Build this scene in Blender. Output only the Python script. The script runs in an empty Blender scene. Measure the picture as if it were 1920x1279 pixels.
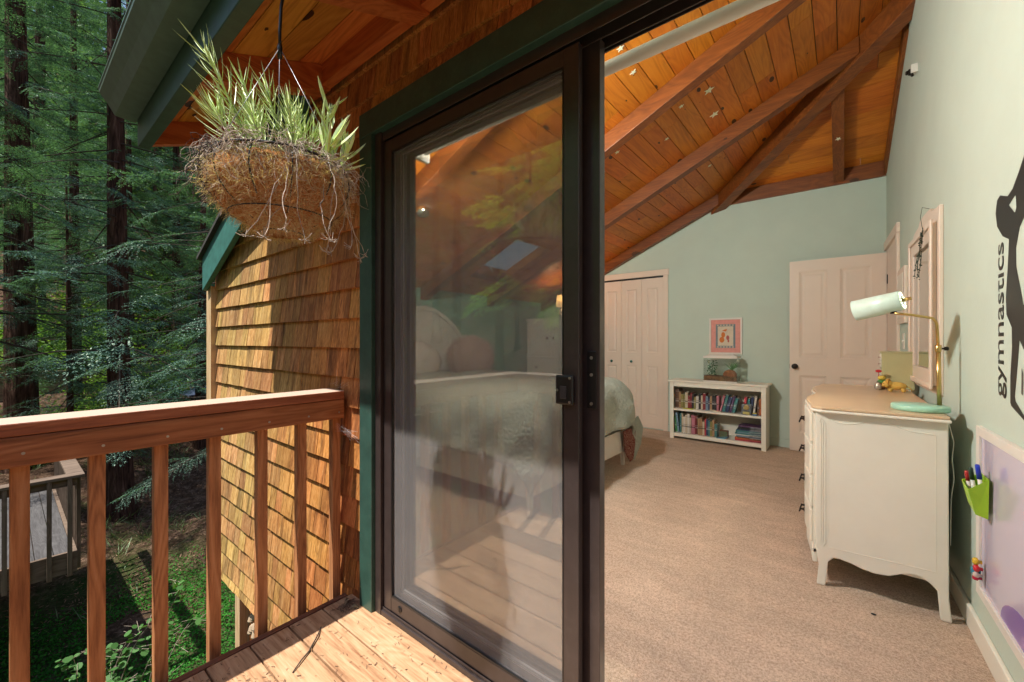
import bpy, math, random
import numpy as np
from mathutils import Vector, Matrix
R = math.radians
S = bpy.context.scene
COL = S.collection
random.seed(7)

# ---------------------------------------------------------------- camera
cam = bpy.data.cameras.new('camera')
cam_o = bpy.data.objects.new('camera', cam)
COL.objects.link(cam_o)
cam_o.location = (0, 0, 1.2)
cam_o.rotation_euler = (R(90), 0, R(38.877))
cam.sensor_width = 36.0
cam.lens = 769.0 / 1920.0 * 36.0
cam.clip_start = 0.02
cam.clip_end = 600
S.camera = cam_o

# ---------------------------------------------------------------- sky, sun, exposure
SUN_D = Vector((0.15, 0.462, -1.0)).normalized()      # the way the light travels
elev = math.asin(-SUN_D.z)
az = math.atan2(-SUN_D.x, -SUN_D.y)
W = bpy.data.worlds.new('World'); S.world = W
W.use_nodes = True
nt = W.node_tree; nt.nodes.clear()
sky = nt.nodes.new('ShaderNodeTexSky'); sky.sky_type = 'NISHITA'; sky.sun_disc = False
sky.sun_elevation = elev; sky.sun_rotation = az
bg = nt.nodes.new('ShaderNodeBackground'); bg.inputs[1].default_value = 0.15
wo = nt.nodes.new('ShaderNodeOutputWorld')
nt.links.new(sky.outputs[0], bg.inputs[0]); nt.links.new(bg.outputs[0], wo.inputs[0])
sun = bpy.data.lights.new('sun', 'SUN'); sun.energy = 5.0; sun.angle = R(0.55); sun.color = (1.0, 0.94, 0.84)
sun_o = bpy.data.objects.new('sun', sun); COL.objects.link(sun_o)
sun_o.location = (-2, -6, 14)
sun_o.rotation_euler = SUN_D.to_track_quat('-Z', 'Y').to_euler()
S.view_settings.view_transform = 'Standard'
S.view_settings.look = 'None'
S.view_settings.gamma = 1.0
S.view_settings.exposure = 0.6
S.render.engine = 'CYCLES'
cy = S.cycles
cy.use_denoising = True
try: cy.denoiser = 'OPENIMAGEDENOISE'
except Exception: pass
cy.max_bounces = 8; cy.diffuse_bounces = 4; cy.glossy_bounces = 4
cy.transparent_max_bounces = 16; cy.transmission_bounces = 6
cy.caustics_reflective = False; cy.caustics_refractive = False
cy.sample_clamp_indirect = 6.0

# ---------------------------------------------------------------- helpers
def worldloc(o):
    p = Vector((0, 0, 0))
    while o is not None:
        p += Vector(o.location); o = o.parent
    return p

def tag(o, label=None, cat=None, group=None, kind=None):
    if label: o['label'] = label
    if cat: o['category'] = cat
    if group: o['group'] = group
    if kind: o['kind'] = kind
    return o

def thing(name, label, cat, loc=(0, 0, 0), group=None, kind=None):
    o = bpy.data.objects.new(name, None); COL.objects.link(o)
    o.empty_display_size = 0.1
    o.location = loc
    return tag(o, label, cat, group, kind)

class MB:
    def __init__(s): s.v = []; s.f = []
    def poly(s, pts):
        n = len(s.v); s.v += [tuple(p) for p in pts]; s.f.append(tuple(range(n, n + len(pts))))
    def hexa(s, b, t):
        """b: 4 bottom points ccw seen from above, t: 4 top points"""
        n = len(s.v); s.v += [tuple(p) for p in b] + [tuple(p) for p in t]
        for q in ((3, 2, 1, 0), (4, 5, 6, 7), (0, 1, 5, 4), (1, 2, 6, 5), (2, 3, 7, 6), (3, 0, 4, 7)):
            s.f.append(tuple(n + i for i in q))
        return s
    def box(s, x0, x1, y0, y1, z0, z1):
        return s.hexa([(x0, y0, z0), (x1, y0, z0), (x1, y1, z0), (x0, y1, z0)],
                      [(x0, y0, z1), (x1, y0, z1), (x1, y1, z1), (x0, y1, z1)])
    def obox(s, c, ax, ay, az_):
        c = Vector(c); ax, ay, az_ = Vector(ax), Vector(ay), Vector(az_)
        b = [c - ax - ay - az_, c + ax - ay - az_, c + ax + ay - az_, c - ax + ay - az_]
        return s.hexa(b, [p + 2 * az_ for p in b])
    def prism(s, poly, axis, a, b):
        """extrude a 2D polygon along axis: 'X' poly=(y,z), 'Y' poly=(x,z), 'Z' poly=(x,y)"""
        def P(p, w):
            if axis == 'X': return (w, p[0], p[1])
            if axis == 'Y': return (p[0], w, p[1])
            return (p[0], p[1], w)
        n = len(s.v); k = len(poly)
        area = sum(poly[i][0] * poly[(i + 1) % k][1] - poly[(i + 1) % k][0] * poly[i][1] for i in range(k))
        if (area > 0) == (axis == 'Y'): poly = poly[::-1]
        s.v += [P(p, a) for p in poly] + [P(p, b) for p in poly]
        s.f.append(tuple(n + i for i in range(k))[::-1]); s.f.append(tuple(n + k + i for i in range(k)))
        for i in range(k):
            j = (i + 1) % k
            s.f.append((n + i, n + j, n + k + j, n + k + i))
        return s
    def tube(s, pts, rad, seg=8, cap=True):
        pts = [Vector(p) for p in pts]
        if not isinstance(rad, (list, tuple)): rad = [rad] * len(pts)
        n0 = len(s.v); up = None
        for i, p in enumerate(pts):
            d = (pts[min(i + 1, len(pts) - 1)] - pts[max(i - 1, 0)])
            if d.length < 1e-9: d = Vector((0, 0, 1))
            d.normalize()
            if up is None:
                up = Vector((0, 0, 1)) if abs(d.z) < 0.9 else Vector((1, 0, 0))
            u = up - d * up.dot(d)
            if u.length < 1e-6: u = d.orthogonal()
            u.normalize(); w = d.cross(u); up = u
            for k in range(seg):
                a = 2 * math.pi * k / seg
                s.v.append(tuple(p + (u * math.cos(a) + w * math.sin(a)) * rad[i]))
        for i in range(len(pts) - 1):
            for k in range(seg):
                a = n0 + i * seg + k; b = n0 + i * seg + (k + 1) % seg
                s.f.append((a, b, b + seg, a + seg))
        if cap:
            s.f.append(tuple(n0 + k for k in range(seg))[::-1])
            e = n0 + (len(pts) - 1) * seg
            s.f.append(tuple(e + k for k in range(seg)))
        return s
    def lathe(s, prof, c, seg=24, axis=(0, 0, 1), cap=True):
        """prof: list of (r, h) along axis from c"""
        ax = Vector(axis).normalized(); c = Vector(c)
        u = ax.orthogonal().normalized(); w = ax.cross(u)
        n0 = len(s.v)
        for r, h in prof:
            for k in range(seg):
                a = 2 * math.pi * k / seg
                s.v.append(tuple(c + ax * h + (u * math.cos(a) + w * math.sin(a)) * max(r, 1e-5)))
        for i in range(len(prof) - 1):
            for k in range(seg):
                a = n0 + i * seg + k; b = n0 + i * seg + (k + 1) % seg
                s.f.append((a, b, b + seg, a + seg))
        if cap:
            s.f.append(tuple(n0 + k for k in range(seg))[::-1])
            e = n0 + (len(prof) - 1) * seg
            s.f.append(tuple(e + k for k in range(seg)))
        return s
    def ball(s, c, r, seg=14, rings=8):
        if not isinstance(r, (list, tuple)): r = (r, r, r)
        n0 = len(s.v)
        for i in range(rings + 1):
            t = math.pi * i / rings
            for k in range(seg):
                a = 2 * math.pi * k / seg
                q = max(math.sin(t), 1e-3)
                s.v.append((c[0] + r[0] * q * math.cos(a), c[1] + r[1] * q * math.sin(a), c[2] - r[2] * math.cos(t)))
        for i in range(rings):
            for k in range(seg):
                a = n0 + i * seg + k; b = n0 + i * seg + (k + 1) % seg
                s.f.append((a, b, b + seg, a + seg))
        return s
    def build(s, name, mat, parent=None, smooth=False, bevel=0.0, solid=0.0, local=False):
        return mk(name, s.v, s.f, mat, parent, smooth, bevel, solid, local)

def mk(name, v, f, mat, parent=None, smooth=False, bevel=0.0, solid=0.0, local=False):
    v = np.asarray(v, dtype=np.float64).reshape(-1, 3)
    if local: off = np.zeros(3)
    elif parent is not None: off = np.array(worldloc(parent))
    else:
        lo, hi = v.min(0), v.max(0); off = np.array([(lo[0] + hi[0]) / 2, (lo[1] + hi[1]) / 2, lo[2]])
    v = v - off
    me = bpy.data.meshes.new(name)
    if isinstance(f, np.ndarray):
        n = len(f); k = f.shape[1]
        me.vertices.add(len(v)); me.vertices.foreach_set('co', v.astype(np.float32).ravel())
        me.loops.add(n * k); me.loops.foreach_set('vertex_index', f.astype(np.int32).ravel())
        me.polygons.add(n); me.polygons.foreach_set('loop_start', np.arange(0, n * k, k, dtype=np.int32))
        me.polygons.foreach_set('loop_total', np.full(n, k, dtype=np.int32))
        me.update(calc_edges=True)
    else:
        me.from_pydata([tuple(p) for p in v], [], f); me.update()
    for m in (mat if isinstance(mat, (list, tuple)) else [mat]): me.materials.append(m)
    if smooth: me.polygons.foreach_set('use_smooth', [True] * len(me.polygons))
    o = bpy.data.objects.new(name, me); COL.objects.link(o)
    if parent is not None: o.parent = parent
    elif not local: o.location = off
    if bevel:
        b = o.modifiers.new('bevel', 'BEVEL'); b.width = bevel; b.segments = 2; b.limit_method = 'ANGLE'; b.angle_limit = R(40)
        if smooth:
            pass
    if solid:
        b = o.modifiers.new('solid', 'SOLIDIFY'); b.thickness = solid; b.offset = 0
    return o

def struct(o, label=None):
    o['kind'] = 'structure'
    if label: o['label'] = label
    return o

def copy_tree(o, parent=None):
    c = o.copy(); COL.objects.link(c); c.parent = parent
    for ch in [x for x in bpy.data.objects if x.parent == o]:
        copy_tree(ch, c)
    return c

# ---------------------------------------------------------------- materials
class NT:
    def __init__(s, name):
        s.m = bpy.data.materials.new(name); s.m.use_nodes = True
        s.t = s.m.node_tree; s.t.nodes.clear()
        s.out = s.n('ShaderNodeOutputMaterial')
    def n(s, ty, **kw):
        x = s.t.nodes.new(ty)
        for k, v in kw.items():
            if k.startswith('i_'):
                key = k[2:]
                x.inputs[int(key) if key.isdigit() else key.replace('_', ' ')].default_value = v
            else: setattr(x, k, v)
        return x
    def l(s, a, b): s.t.links.new(a, b)
    def ramp(s, src, stops):
        r = s.n('ShaderNodeValToRGB'); e = r.color_ramp.elements
        e[0].position, e[0].color = stops[0][0], (*stops[0][1], 1)
        e[1].position, e[1].color = stops[-1][0], (*stops[-1][1], 1)
        for p, c in stops[1:-1]:
            q = e.new(p); q.color = (*c, 1)
        s.l(src, r.inputs[0]); return r.outputs[0]
    def math(s, op, a, b=None, c=None):
        x = s.n('ShaderNodeMath', operation=op)
        for i, q in enumerate((a, b, c)):
            if q is None: continue
            if isinstance(q, (int, float)): x.inputs[i].default_value = q
            else: s.l(q, x.inputs[i])
        return x.outputs[0]
    def mix(s, fac, a, b, blend='MIX'):
        x = s.n('ShaderNodeMix', data_type='RGBA', blend_type=blend)
        for k, q in ((0, fac), (6, a), (7, b)):
            if isinstance(q, (int, float)): x.inputs[k].default_value = q
            elif isinstance(q, tuple): x.inputs[k].default_value = (*q, 1)
            else: s.l(q, x.inputs[k])
        return x.outputs[2]
    def coord(s, scale=(1, 1, 1), rnd=0.0, kind='Object'):
        tc = s.n('ShaderNodeTexCoord'); mp = s.n('ShaderNodeMapping'); mp.inputs['Scale'].default_value = scale
        src = tc.outputs[kind]
        if rnd:
            g = s.n('ShaderNodeNewGeometry'); mu = s.math('MULTIPLY', g.outputs['Random Per Island'], rnd)
            cb = s.n('ShaderNodeCombineXYZ'); s.l(mu, cb.inputs[0]); s.l(s.math('MULTIPLY', mu, 1.7), cb.inputs[1]); s.l(s.math('MULTIPLY', mu, 2.3), cb.inputs[2])
            va = s.n('ShaderNodeVectorMath', operation='ADD'); s.l(src, va.inputs[0]); s.l(cb.outputs[0], va.inputs[1]); src = va.outputs[0]
        s.l(src, mp.inputs[0]); return mp.outputs[0]
    def noise(s, vec, scale=5, detail=4, rough=0.55, dist=0.0):
        x = s.n('ShaderNodeTexNoise'); x.inputs['Scale'].default_value = scale; x.inputs['Detail'].default_value = detail
        x.inputs['Roughness'].default_value = rough; x.inputs['Distortion'].default_value = dist
        s.l(vec, x.inputs['Vector']); return x.outputs[0]
    def bump(s, h, strength=0.3, dist=0.01):
        b = s.n('ShaderNodeBump'); b.inputs['Strength'].default_value = strength; b.inputs['Distance'].default_value = dist
        s.l(h, b.inputs['Height']); return b.outputs[0]
    def pbr(s, col, rough=0.6, metal=0.0, nrm=None, spec=0.5, emit=None, es=0.0, **kw):
        p = s.n('ShaderNodeBsdfPrincipled')
        for k, q in (('Base Color', col), ('Roughness', rough), ('Metallic', metal), ('Specular IOR Level', spec)):
            if isinstance(q, (int, float)): p.inputs[k].default_value = q
            elif isinstance(q, tuple): p.inputs[k].default_value = (*q, 1)
            else: s.l(q, p.inputs[k])
        if nrm is not None: s.l(nrm, p.inputs['Normal'])
        if emit: p.inputs['Emission Color'].default_value = (*emit, 1); p.inputs['Emission Strength'].default_value = es
        s.l(p.outputs[0], s.out.inputs[0]); return p
    def random_island(s):
        return s.n('ShaderNodeNewGeometry').outputs['Random Per Island']

def wood(name, dark, mid, light, axis='X', fine=1.0, rough=0.55, var=0.35, knots=0.0, knotcol=(0.05, 0.015, 0.004), bump=0.25, stain=0.0, spec=0.4, hue=0.02, ring=0.35, sharp=0.3):
    k = NT(name)
    sc = {'X': (1, 14, 14), 'Y': (14, 1, 14), 'Z': (14, 14, 1)}[axis]
    v = k.coord(tuple(q * fine for q in sc), rnd=7.0)
    n1 = k.noise(v, 1.2, 5, 0.6, 0.9)
    n2 = k.noise(v, 7.0, 3, 0.6, 0.2)
    s2 = {'X': (0.7, 5, 5), 'Y': (5, 0.7, 5), 'Z': (5, 5, 0.7)}[axis]
    v2 = k.coord(s2, rnd=7.0)
    wv = k.n('ShaderNodeTexNoise'); wv.inputs['Scale'].default_value = 1.3; wv.inputs['Detail'].default_value = 1.5; wv.inputs['Distortion'].default_value = 1.2
    k.l(v2, wv.inputs['Vector'])
    rings = k.math('FRACT', k.math('MULTIPLY', wv.outputs[0], 11.0))
    rings = k.math('ABSOLUTE', k.math('SUBTRACT', rings, 0.5))
    f = k.math('ADD', k.math('MULTIPLY', n1, 0.55), k.math('MULTIPLY', n2, sharp))
    f = k.math('ADD', f, k.math('ADD', k.math('MULTIPLY', rings, ring), (0.35 - ring) * 0.25 + (0.3 - sharp) * 0.5))
    c = k.ramp(f, [(0.3, dark), (0.52, mid), (0.74, light)])
    ri = k.random_island()
    hs = k.n('ShaderNodeHueSaturation'); k.l(c, hs.inputs['Color'])
    k.l(k.math('ADD', k.math('MULTIPLY', ri, 2 * var), 1 - var), hs.inputs['Value'])
    r7 = k.math('FRACT', k.math('MULTIPLY', ri, 7.31))
    k.l(k.math('ADD', k.math('MULTIPLY', r7, 2 * hue), 0.5 - hue), hs.inputs['Hue'])
    c = hs.outputs[0]
    if stain:
        sn = k.noise(k.coord(tuple(q * 0.35 for q in sc), rnd=3.0), 2.2, 4, 0.7, 0.5)
        sm = k.ramp(sn, [(0.5, (0, 0, 0)), (0.72, (1, 1, 1))])
        c = k.mix(k.math('MULTIPLY', sm, stain), c, tuple(q * 0.35 for q in dark))
    if knots:
        ks = {'X': (4.5, 9.0, 9.0), 'Y': (9.0, 4.5, 9.0), 'Z': (9.0, 9.0, 4.5)}[axis]
        vo = k.n('ShaderNodeTexVoronoi', feature='F1'); vo.inputs['Scale'].default_value = 1.0 * knots
        k.l(k.coord(ks, rnd=5.0), vo.inputs['Vector'])
        ng = k.noise(k.coord((9, 9, 9)), 4, 2)
        d = k.math('ADD', vo.outputs['Distance'], k.math('MULTIPLY', ng, 0.06))
        sc_ = k.n('ShaderNodeSeparateColor'); k.l(vo.outputs['Color'], sc_.inputs[0]); thr = k.math('MULTIPLY', sc_.outputs[0], 0.23)
        km = k.math('MULTIPLY', k.math('LESS_THAN', d, thr), k.math('GREATER_THAN', sc_.outputs[1], 0.2))
        c = k.mix(km, c, knotcol)
    k.pbr(c, rough, 0, k.bump(f, bump, 0.004), spec)
    return k.m

def paint(name, col, rough=0.5, var=0.06, bump=0.05, scale=8, spec=0.4, fine=120, dirt=0.0, dirtcol=(0.2, 0.17, 0.12)):
    k = NT(name)
    v = k.coord()
    n = k.noise(v, scale, 4, 0.6)
    c = k.ramp(n, [(0.3, tuple(q * (1 - var) for q in col)), (0.7, tuple(min(1, q * (1 + var)) for q in col))])
    if dirt:
        dn = k.ramp(k.noise(v, scale * 2.3, 6, 0.7, 0.4), [(0.55, (0, 0, 0)), (0.75, (1, 1, 1))])
        c = k.mix(k.math('MULTIPLY', dn, dirt), c, dirtcol)
    k.pbr(c, rough, 0, k.bump(k.noise(v, fine, 3), bump, 0.002), spec)
    return k.m

def plain(name, col, rough=0.5, metal=0.0, spec=0.5, emit=None, es=0.0, var=0.08):
    k = NT(name)
    n = k.noise(k.coord(), 25, 3)
    c = k.ramp(n, [(0.3, tuple(q * (1 - var) for q in col)), (0.7, tuple(min(1, q * (1 + var)) for q in col))])
    k.pbr(c, rough, metal, None, spec, emit, es)
    return k.m

def leafy(name, c1, c2, trans=0.35, rough=0.5, gloss=0.08):
    k = NT(name)
    ri = k.random_island()
    c = k.ramp(ri, [(0.0, c1), (1.0, c2)])
    n = k.noise(k.coord(), 0.6, 2)
    hs = k.n('ShaderNodeHueSaturation'); k.l(c, hs.inputs['Color']); k.l(k.math('ADD', k.math('MULTIPLY', n, 1.2), 0.4), hs.inputs['Value'])
    d = k.n('ShaderNodeBsdfDiffuse'); t = k.n('ShaderNodeBsdfTranslucent'); g = k.n('ShaderNodeBsdfGlossy')
    g.inputs['Roughness'].default_value = rough; g.inputs['Color'].default_value = (0.6, 0.7, 0.6, 1)
    k.l(hs.outputs[0], d.inputs[0])
    tc = k.mix(1.0, hs.outputs[0], (0.9, 1.0, 0.35), 'MULTIPLY'); k.l(tc, t.inputs[0])
    m1 = k.n('ShaderNodeMixShader', i_0=trans); k.l(d.outputs[0], m1.inputs[1]); k.l(t.outputs[0], m1.inputs[2])
    m2 = k.n('ShaderNodeMixShader', i_0=gloss); k.l(m1.outputs[0], m2.inputs[1]); k.l(g.outputs[0], m2.inputs[2])
    k.l(m2.outputs[0], k.out.inputs[0]); return k.m

def glassy(name, refl=1.0, base=0.05, tint=(0.97, 0.99, 0.98), rough=0.0):
    k = NT(name)
    tr = k.n('ShaderNodeBsdfTransparent'); tr.inputs[0].default_value = (*tint, 1)
    g = k.n('ShaderNodeBsdfGlossy'); g.inputs['Roughness'].default_value = rough
    fr = k.n('ShaderNodeFresnel'); ge = k.n('ShaderNodeNewGeometry')
    k.l(k.math('ADD', 1.5, k.math('MULTIPLY', ge.outputs['Backfacing'], 1 / 1.5 - 1.5)), fr.inputs[0])
    f = k.math('ADD', k.math('MULTIPLY', fr.outputs[0], refl), base)
    m = k.n('ShaderNodeMixShader'); k.l(f, m.inputs[0]); k.l(tr.outputs[0], m.inputs[1]); k.l(g.outputs[0], m.inputs[2])
    k.l(m.outputs[0], k.out.inputs[0]); return k.m

M_ceil = wood('pine_ceiling', (0.30, 0.080, 0.006), (0.47, 0.135, 0.010), (0.55, 0.185, 0.018), 'Y', 0.7, 0.45, 0.13, knots=1.0, hue=0.008)
M_ceilx = wood('pine_ceiling_x', (0.30, 0.080, 0.006), (0.47, 0.135, 0.010), (0.55, 0.185, 0.018), 'X', 0.7, 0.45, 0.13, knots=1.0, hue=0.008)
M_beam = wood('stained_beam', (0.095, 0.031, 0.005), (0.18, 0.063, 0.009), (0.26, 0.098, 0.015), 'X', 0.8, 0.45, 0.12, knots=0.55, bump=0.4)
M_beamy = wood('stained_beam_y', (0.095, 0.031, 0.005), (0.18, 0.063, 0.009), (0.26, 0.098, 0.015), 'Y', 0.8, 0.45, 0.12, knots=0.55, bump=0.4)
M_soffit = wood('soffit_boards', (0.42, 0.13, 0.02), (0.66, 0.26, 0.05), (0.76, 0.36, 0.09), 'X', 0.8, 0.5, 0.15, knots=0.8)
M_raft = wood('soffit_rafter', (0.36, 0.10, 0.02), (0.60, 0.21, 0.05), (0.70, 0.29, 0.08), 'Y', 0.8, 0.5, 0.12, bump=0.5)
M_friez = wood('soffit_frieze', (0.34, 0.09, 0.02), (0.55, 0.18, 0.04), (0.64, 0.25, 0.06), 'X', 0.8, 0.5, 0.12, bump=0.5)
M_shing = wood('cedar_shingle', (0.15, 0.065, 0.022), (0.51, 0.290, 0.098), (0.74, 0.54, 0.27), 'Z', 2.6, 0.7, 0.27, stain=0.85, bump=0.8, hue=0.016, ring=0.10, sharp=0.55)
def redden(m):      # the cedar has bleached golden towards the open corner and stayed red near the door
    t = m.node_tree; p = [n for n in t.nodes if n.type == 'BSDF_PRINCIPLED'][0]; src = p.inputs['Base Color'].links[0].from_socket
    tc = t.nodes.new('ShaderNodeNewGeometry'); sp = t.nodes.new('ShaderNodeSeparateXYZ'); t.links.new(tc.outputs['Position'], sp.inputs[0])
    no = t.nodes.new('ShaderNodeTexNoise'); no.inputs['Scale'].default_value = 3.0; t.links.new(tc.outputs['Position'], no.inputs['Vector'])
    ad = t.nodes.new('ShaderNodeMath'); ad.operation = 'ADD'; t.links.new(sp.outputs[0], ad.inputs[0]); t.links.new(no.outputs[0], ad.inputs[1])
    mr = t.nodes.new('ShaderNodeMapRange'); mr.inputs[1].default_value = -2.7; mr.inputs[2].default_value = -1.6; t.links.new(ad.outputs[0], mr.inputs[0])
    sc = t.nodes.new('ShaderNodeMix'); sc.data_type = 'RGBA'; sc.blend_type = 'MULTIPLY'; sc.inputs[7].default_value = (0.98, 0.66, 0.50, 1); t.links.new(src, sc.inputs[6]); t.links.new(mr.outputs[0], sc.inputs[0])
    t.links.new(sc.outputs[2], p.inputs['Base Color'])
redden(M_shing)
M_deck = wood('deck_board', (0.27, 0.135, 0.055), (0.53, 0.345, 0.175), (0.68, 0.49, 0.29), 'X', 1.6, 0.62, 0.12, bump=0.7, stain=0.35, ring=0.22, sharp=0.4)
M_deckedge = wood('deck_edge', (0.10, 0.04, 0.02), (0.2, 0.09, 0.04), (0.3, 0.15, 0.07), 'Y', 1.0, 0.8, 0.1, bump=1.0)
M_rail = wood('redwood_rail', (0.18, 0.068, 0.020), (0.41, 0.175, 0.056), (0.56, 0.28, 0.11), 'Y', 1.6, 0.55, 0.1, bump=0.5, stain=0.5)
def mat_cap():      # brown board, sun glare painted pale into its upper face
    m = wood('sun_glare_cap', (0.18, 0.062, 0.022), (0.40, 0.155, 0.058), (0.54, 0.25, 0.11), 'Y', 1.6, 0.5, 0.1, bump=0.7, ring=0.2)
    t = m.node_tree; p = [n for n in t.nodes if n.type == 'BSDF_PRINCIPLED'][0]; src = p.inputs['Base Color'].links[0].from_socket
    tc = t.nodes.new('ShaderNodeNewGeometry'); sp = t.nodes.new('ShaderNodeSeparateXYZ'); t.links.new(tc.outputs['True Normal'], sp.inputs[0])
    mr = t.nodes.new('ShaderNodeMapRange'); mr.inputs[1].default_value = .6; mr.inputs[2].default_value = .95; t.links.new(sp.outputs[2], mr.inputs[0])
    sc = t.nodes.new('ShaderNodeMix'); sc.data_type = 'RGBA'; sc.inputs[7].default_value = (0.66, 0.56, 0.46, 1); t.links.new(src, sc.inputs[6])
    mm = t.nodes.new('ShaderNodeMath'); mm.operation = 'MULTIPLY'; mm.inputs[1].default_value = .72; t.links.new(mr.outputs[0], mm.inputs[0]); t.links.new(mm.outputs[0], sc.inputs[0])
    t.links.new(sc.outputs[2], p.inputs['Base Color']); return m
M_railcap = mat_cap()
M_bal = wood('redwood_baluster', (0.24, 0.10, 0.034), (0.55, 0.27, 0.098), (0.70, 0.40, 0.18), 'Z', 2.2, 0.6, 0.16, bump=0.6, stain=0.45)
M_trim = wood('pale_corner_board', (0.42, 0.28, 0.13), (0.62, 0.46, 0.25), (0.72, 0.56, 0.34), 'Z', 1.0, 0.6, 0.08)
M_green = paint('green_trim_paint', (0.030, 0.082, 0.066), 0.42, 0.2, 0.25, 14, 0.5, 60, 0.35, (0.10, 0.15, 0.12))
M_greenr = paint('green_rake_paint', (0.045, 0.17, 0.15), 0.5, 0.2, 0.3, 20, 0.4, 60, 0.3, (0.1, 0.2, 0.19))
M_gutter = paint('gutter_metal', (0.10, 0.165, 0.138), 0.35, 0.15, 0.08, 20, 0.6, 90, 0.35, (0.14, 0.17, 0.15))
M_bronze = paint('bronze_aluminium', (0.045, 0.034, 0.033), 0.32, 0.15, 0.12, 15, 0.6, 260, 0.2, (0.10, 0.09, 0.085))
M_black = plain('black_plastic', (0.012, 0.012, 0.013), 0.35)
M_steel = plain('screw_steel', (0.5, 0.5, 0.48), 0.35, 0.9)
M_white = paint('white_paint', (0.72, 0.70, 0.64), 0.4, 0.03, 0.04, 6)
M_cream = paint('cream_paint', (0.80, 0.78, 0.68), 0.38, 0.03, 0.05, 5, 0.5, 80)
M_dtop = paint('dresser_top', (0.62, 0.46, 0.30), 0.3, 0.08, 0.03, 3)
M_mint = paint('mint_wall', (0.52, 0.62, 0.54), 0.75, 0.03, 0.35, 3, 0.25, 75)
M_teal = paint('teal_wall', (0.20, 0.42, 0.33), 0.7, 0.03, 0.25, 3, 0.25, 75)
M_roof = paint('roof_shingle', (0.05, 0.048, 0.045), 0.9, 0.3, 0.6, 20)
M_knob = plain('dark_bronze_knob', (0.03, 0.022, 0.018), 0.3, 0.7)
M_brass = plain('brushed_brass', (0.62, 0.42, 0.16), 0.28, 0.95)
M_mintmetal = plain('mint_enamel', (0.62, 0.80, 0.72), 0.3)
M_mintbase = plain('mint_base', (0.36, 0.66, 0.52), 0.3)
M_chrome = plain('chrome', (0.6, 0.6, 0.58), 0.12, 1.0)
M_glass = glassy('window_glass', 1.5, 0.09, (.69, .69, .66))
M_glass2 = glassy('inner_glass', 0.6, 0.0, (.86, .86, .84))
M_glassc = glassy('clear_glass', 1.0, 0.02)
M_mirror = plain('mirror_silver', (0.75, 0.78, 0.76), 0.03, 1.0, var=0.01)

def mat_screen():
    k = NT('insect_screen')
    tr = k.n('ShaderNodeBsdfTransparent'); d = k.n('ShaderNodeBsdfDiffuse')
    n = k.noise(k.coord(), 4, 4, 0.6)
    n2 = k.noise(k.coord((900, 1, 900)), 1.0, 1)
    c = k.ramp(n, [(0.3, (0.62, 0.61, 0.62)), (0.7, (0.72, 0.70, 0.70))]); k.l(c, d.inputs[0])
    m = k.n('ShaderNodeMixShader'); k.l(k.math('ADD', 0.17, k.math('MULTIPLY', n, 0.05)), m.inputs[0])
    k.l(tr.outputs[0], m.inputs[1]); k.l(d.outputs[0], m.inputs[2]); k.l(m.outputs[0], k.out.inputs[0]); return k.m
M_screen = mat_screen()

def mat_carpet():
    k = NT('carpet')
    v = k.coord()
    n = k.noise(v, 300, 3, 0.7); n3 = k.noise(v, 120, 4, 0.7); n2 = k.math('ADD', k.math('MULTIPLY', k.noise(v, 1.6, 5, 0.65, 0.6), .6), k.math('MULTIPLY', k.noise(k.coord((1.2, 7, 1)), 1.5, 3, .6, .8), .4))
    f = k.math('ADD', k.math('MULTIPLY', n, 0.5), k.math('MULTIPLY', n3, 0.5))
    c = k.ramp(f, [(0.34, (0.27, 0.185, 0.13)), (0.5, (0.57, 0.445, 0.34)), (0.66, (0.82, 0.70, 0.57))])
    hs = k.n('ShaderNodeHueSaturation'); k.l(c, hs.inputs['Color']); k.l(k.math('ADD', k.math('MULTIPLY', n2, 1.1), 0.46), hs.inputs['Value'])
    k.pbr(hs.outputs[0], 0.95, 0, k.bump(f, 0.9, 0.012), 0.1); return k.m
M_carpet = mat_carpet()

def mat_bark():
    k = NT('redwood_bark')
    v = k.coord((5, 5, 0.5))
    n = k.noise(v, 3.0, 5, 0.65, 0.6)
    c = k.ramp(n, [(0.35, (0.022, 0.012, 0.009)), (0.55, (0.10, 0.055, 0.040)), (0.75, (0.24, 0.15, 0.115))])
    k.pbr(c, 0.9, 0, k.bump(n, 1.0, 0.08), 0.1); return k.m
M_bark = mat_bark()
M_twig = plain('twig_bark', (0.055, 0.04, 0.03), 0.9, var=0.4)
M_leafd = leafy('redwood_needles', (0.048, 0.125, 0.105), (0.16, 0.30, 0.22), 0.40, 0.4, 0.05)
M_leafb = leafy('sunlit_broadleaf', (0.12, 0.28, 0.03), (0.30, 0.48, 0.09), 0.5, 0.5, 0.02)
M_leafc = leafy('clover', (0.025, 0.14, 0.018), (0.07, 0.30, 0.04), 0.4, 0.5, 0.01)
M_leafs = leafy('shrub_leaf', (0.07, 0.20, 0.05), (0.14, 0.32, 0.10), 0.4, 0.5, 0.02)
M_grass = leafy('grass_blades', (0.06, 0.13, 0.03), (0.16, 0.24, 0.07), 0.3)
M_litter = leafy('forest_litter', (0.10, 0.055, 0.035), (0.36, 0.23, 0.155), 0.1, 0.6, 0.01)

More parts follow.
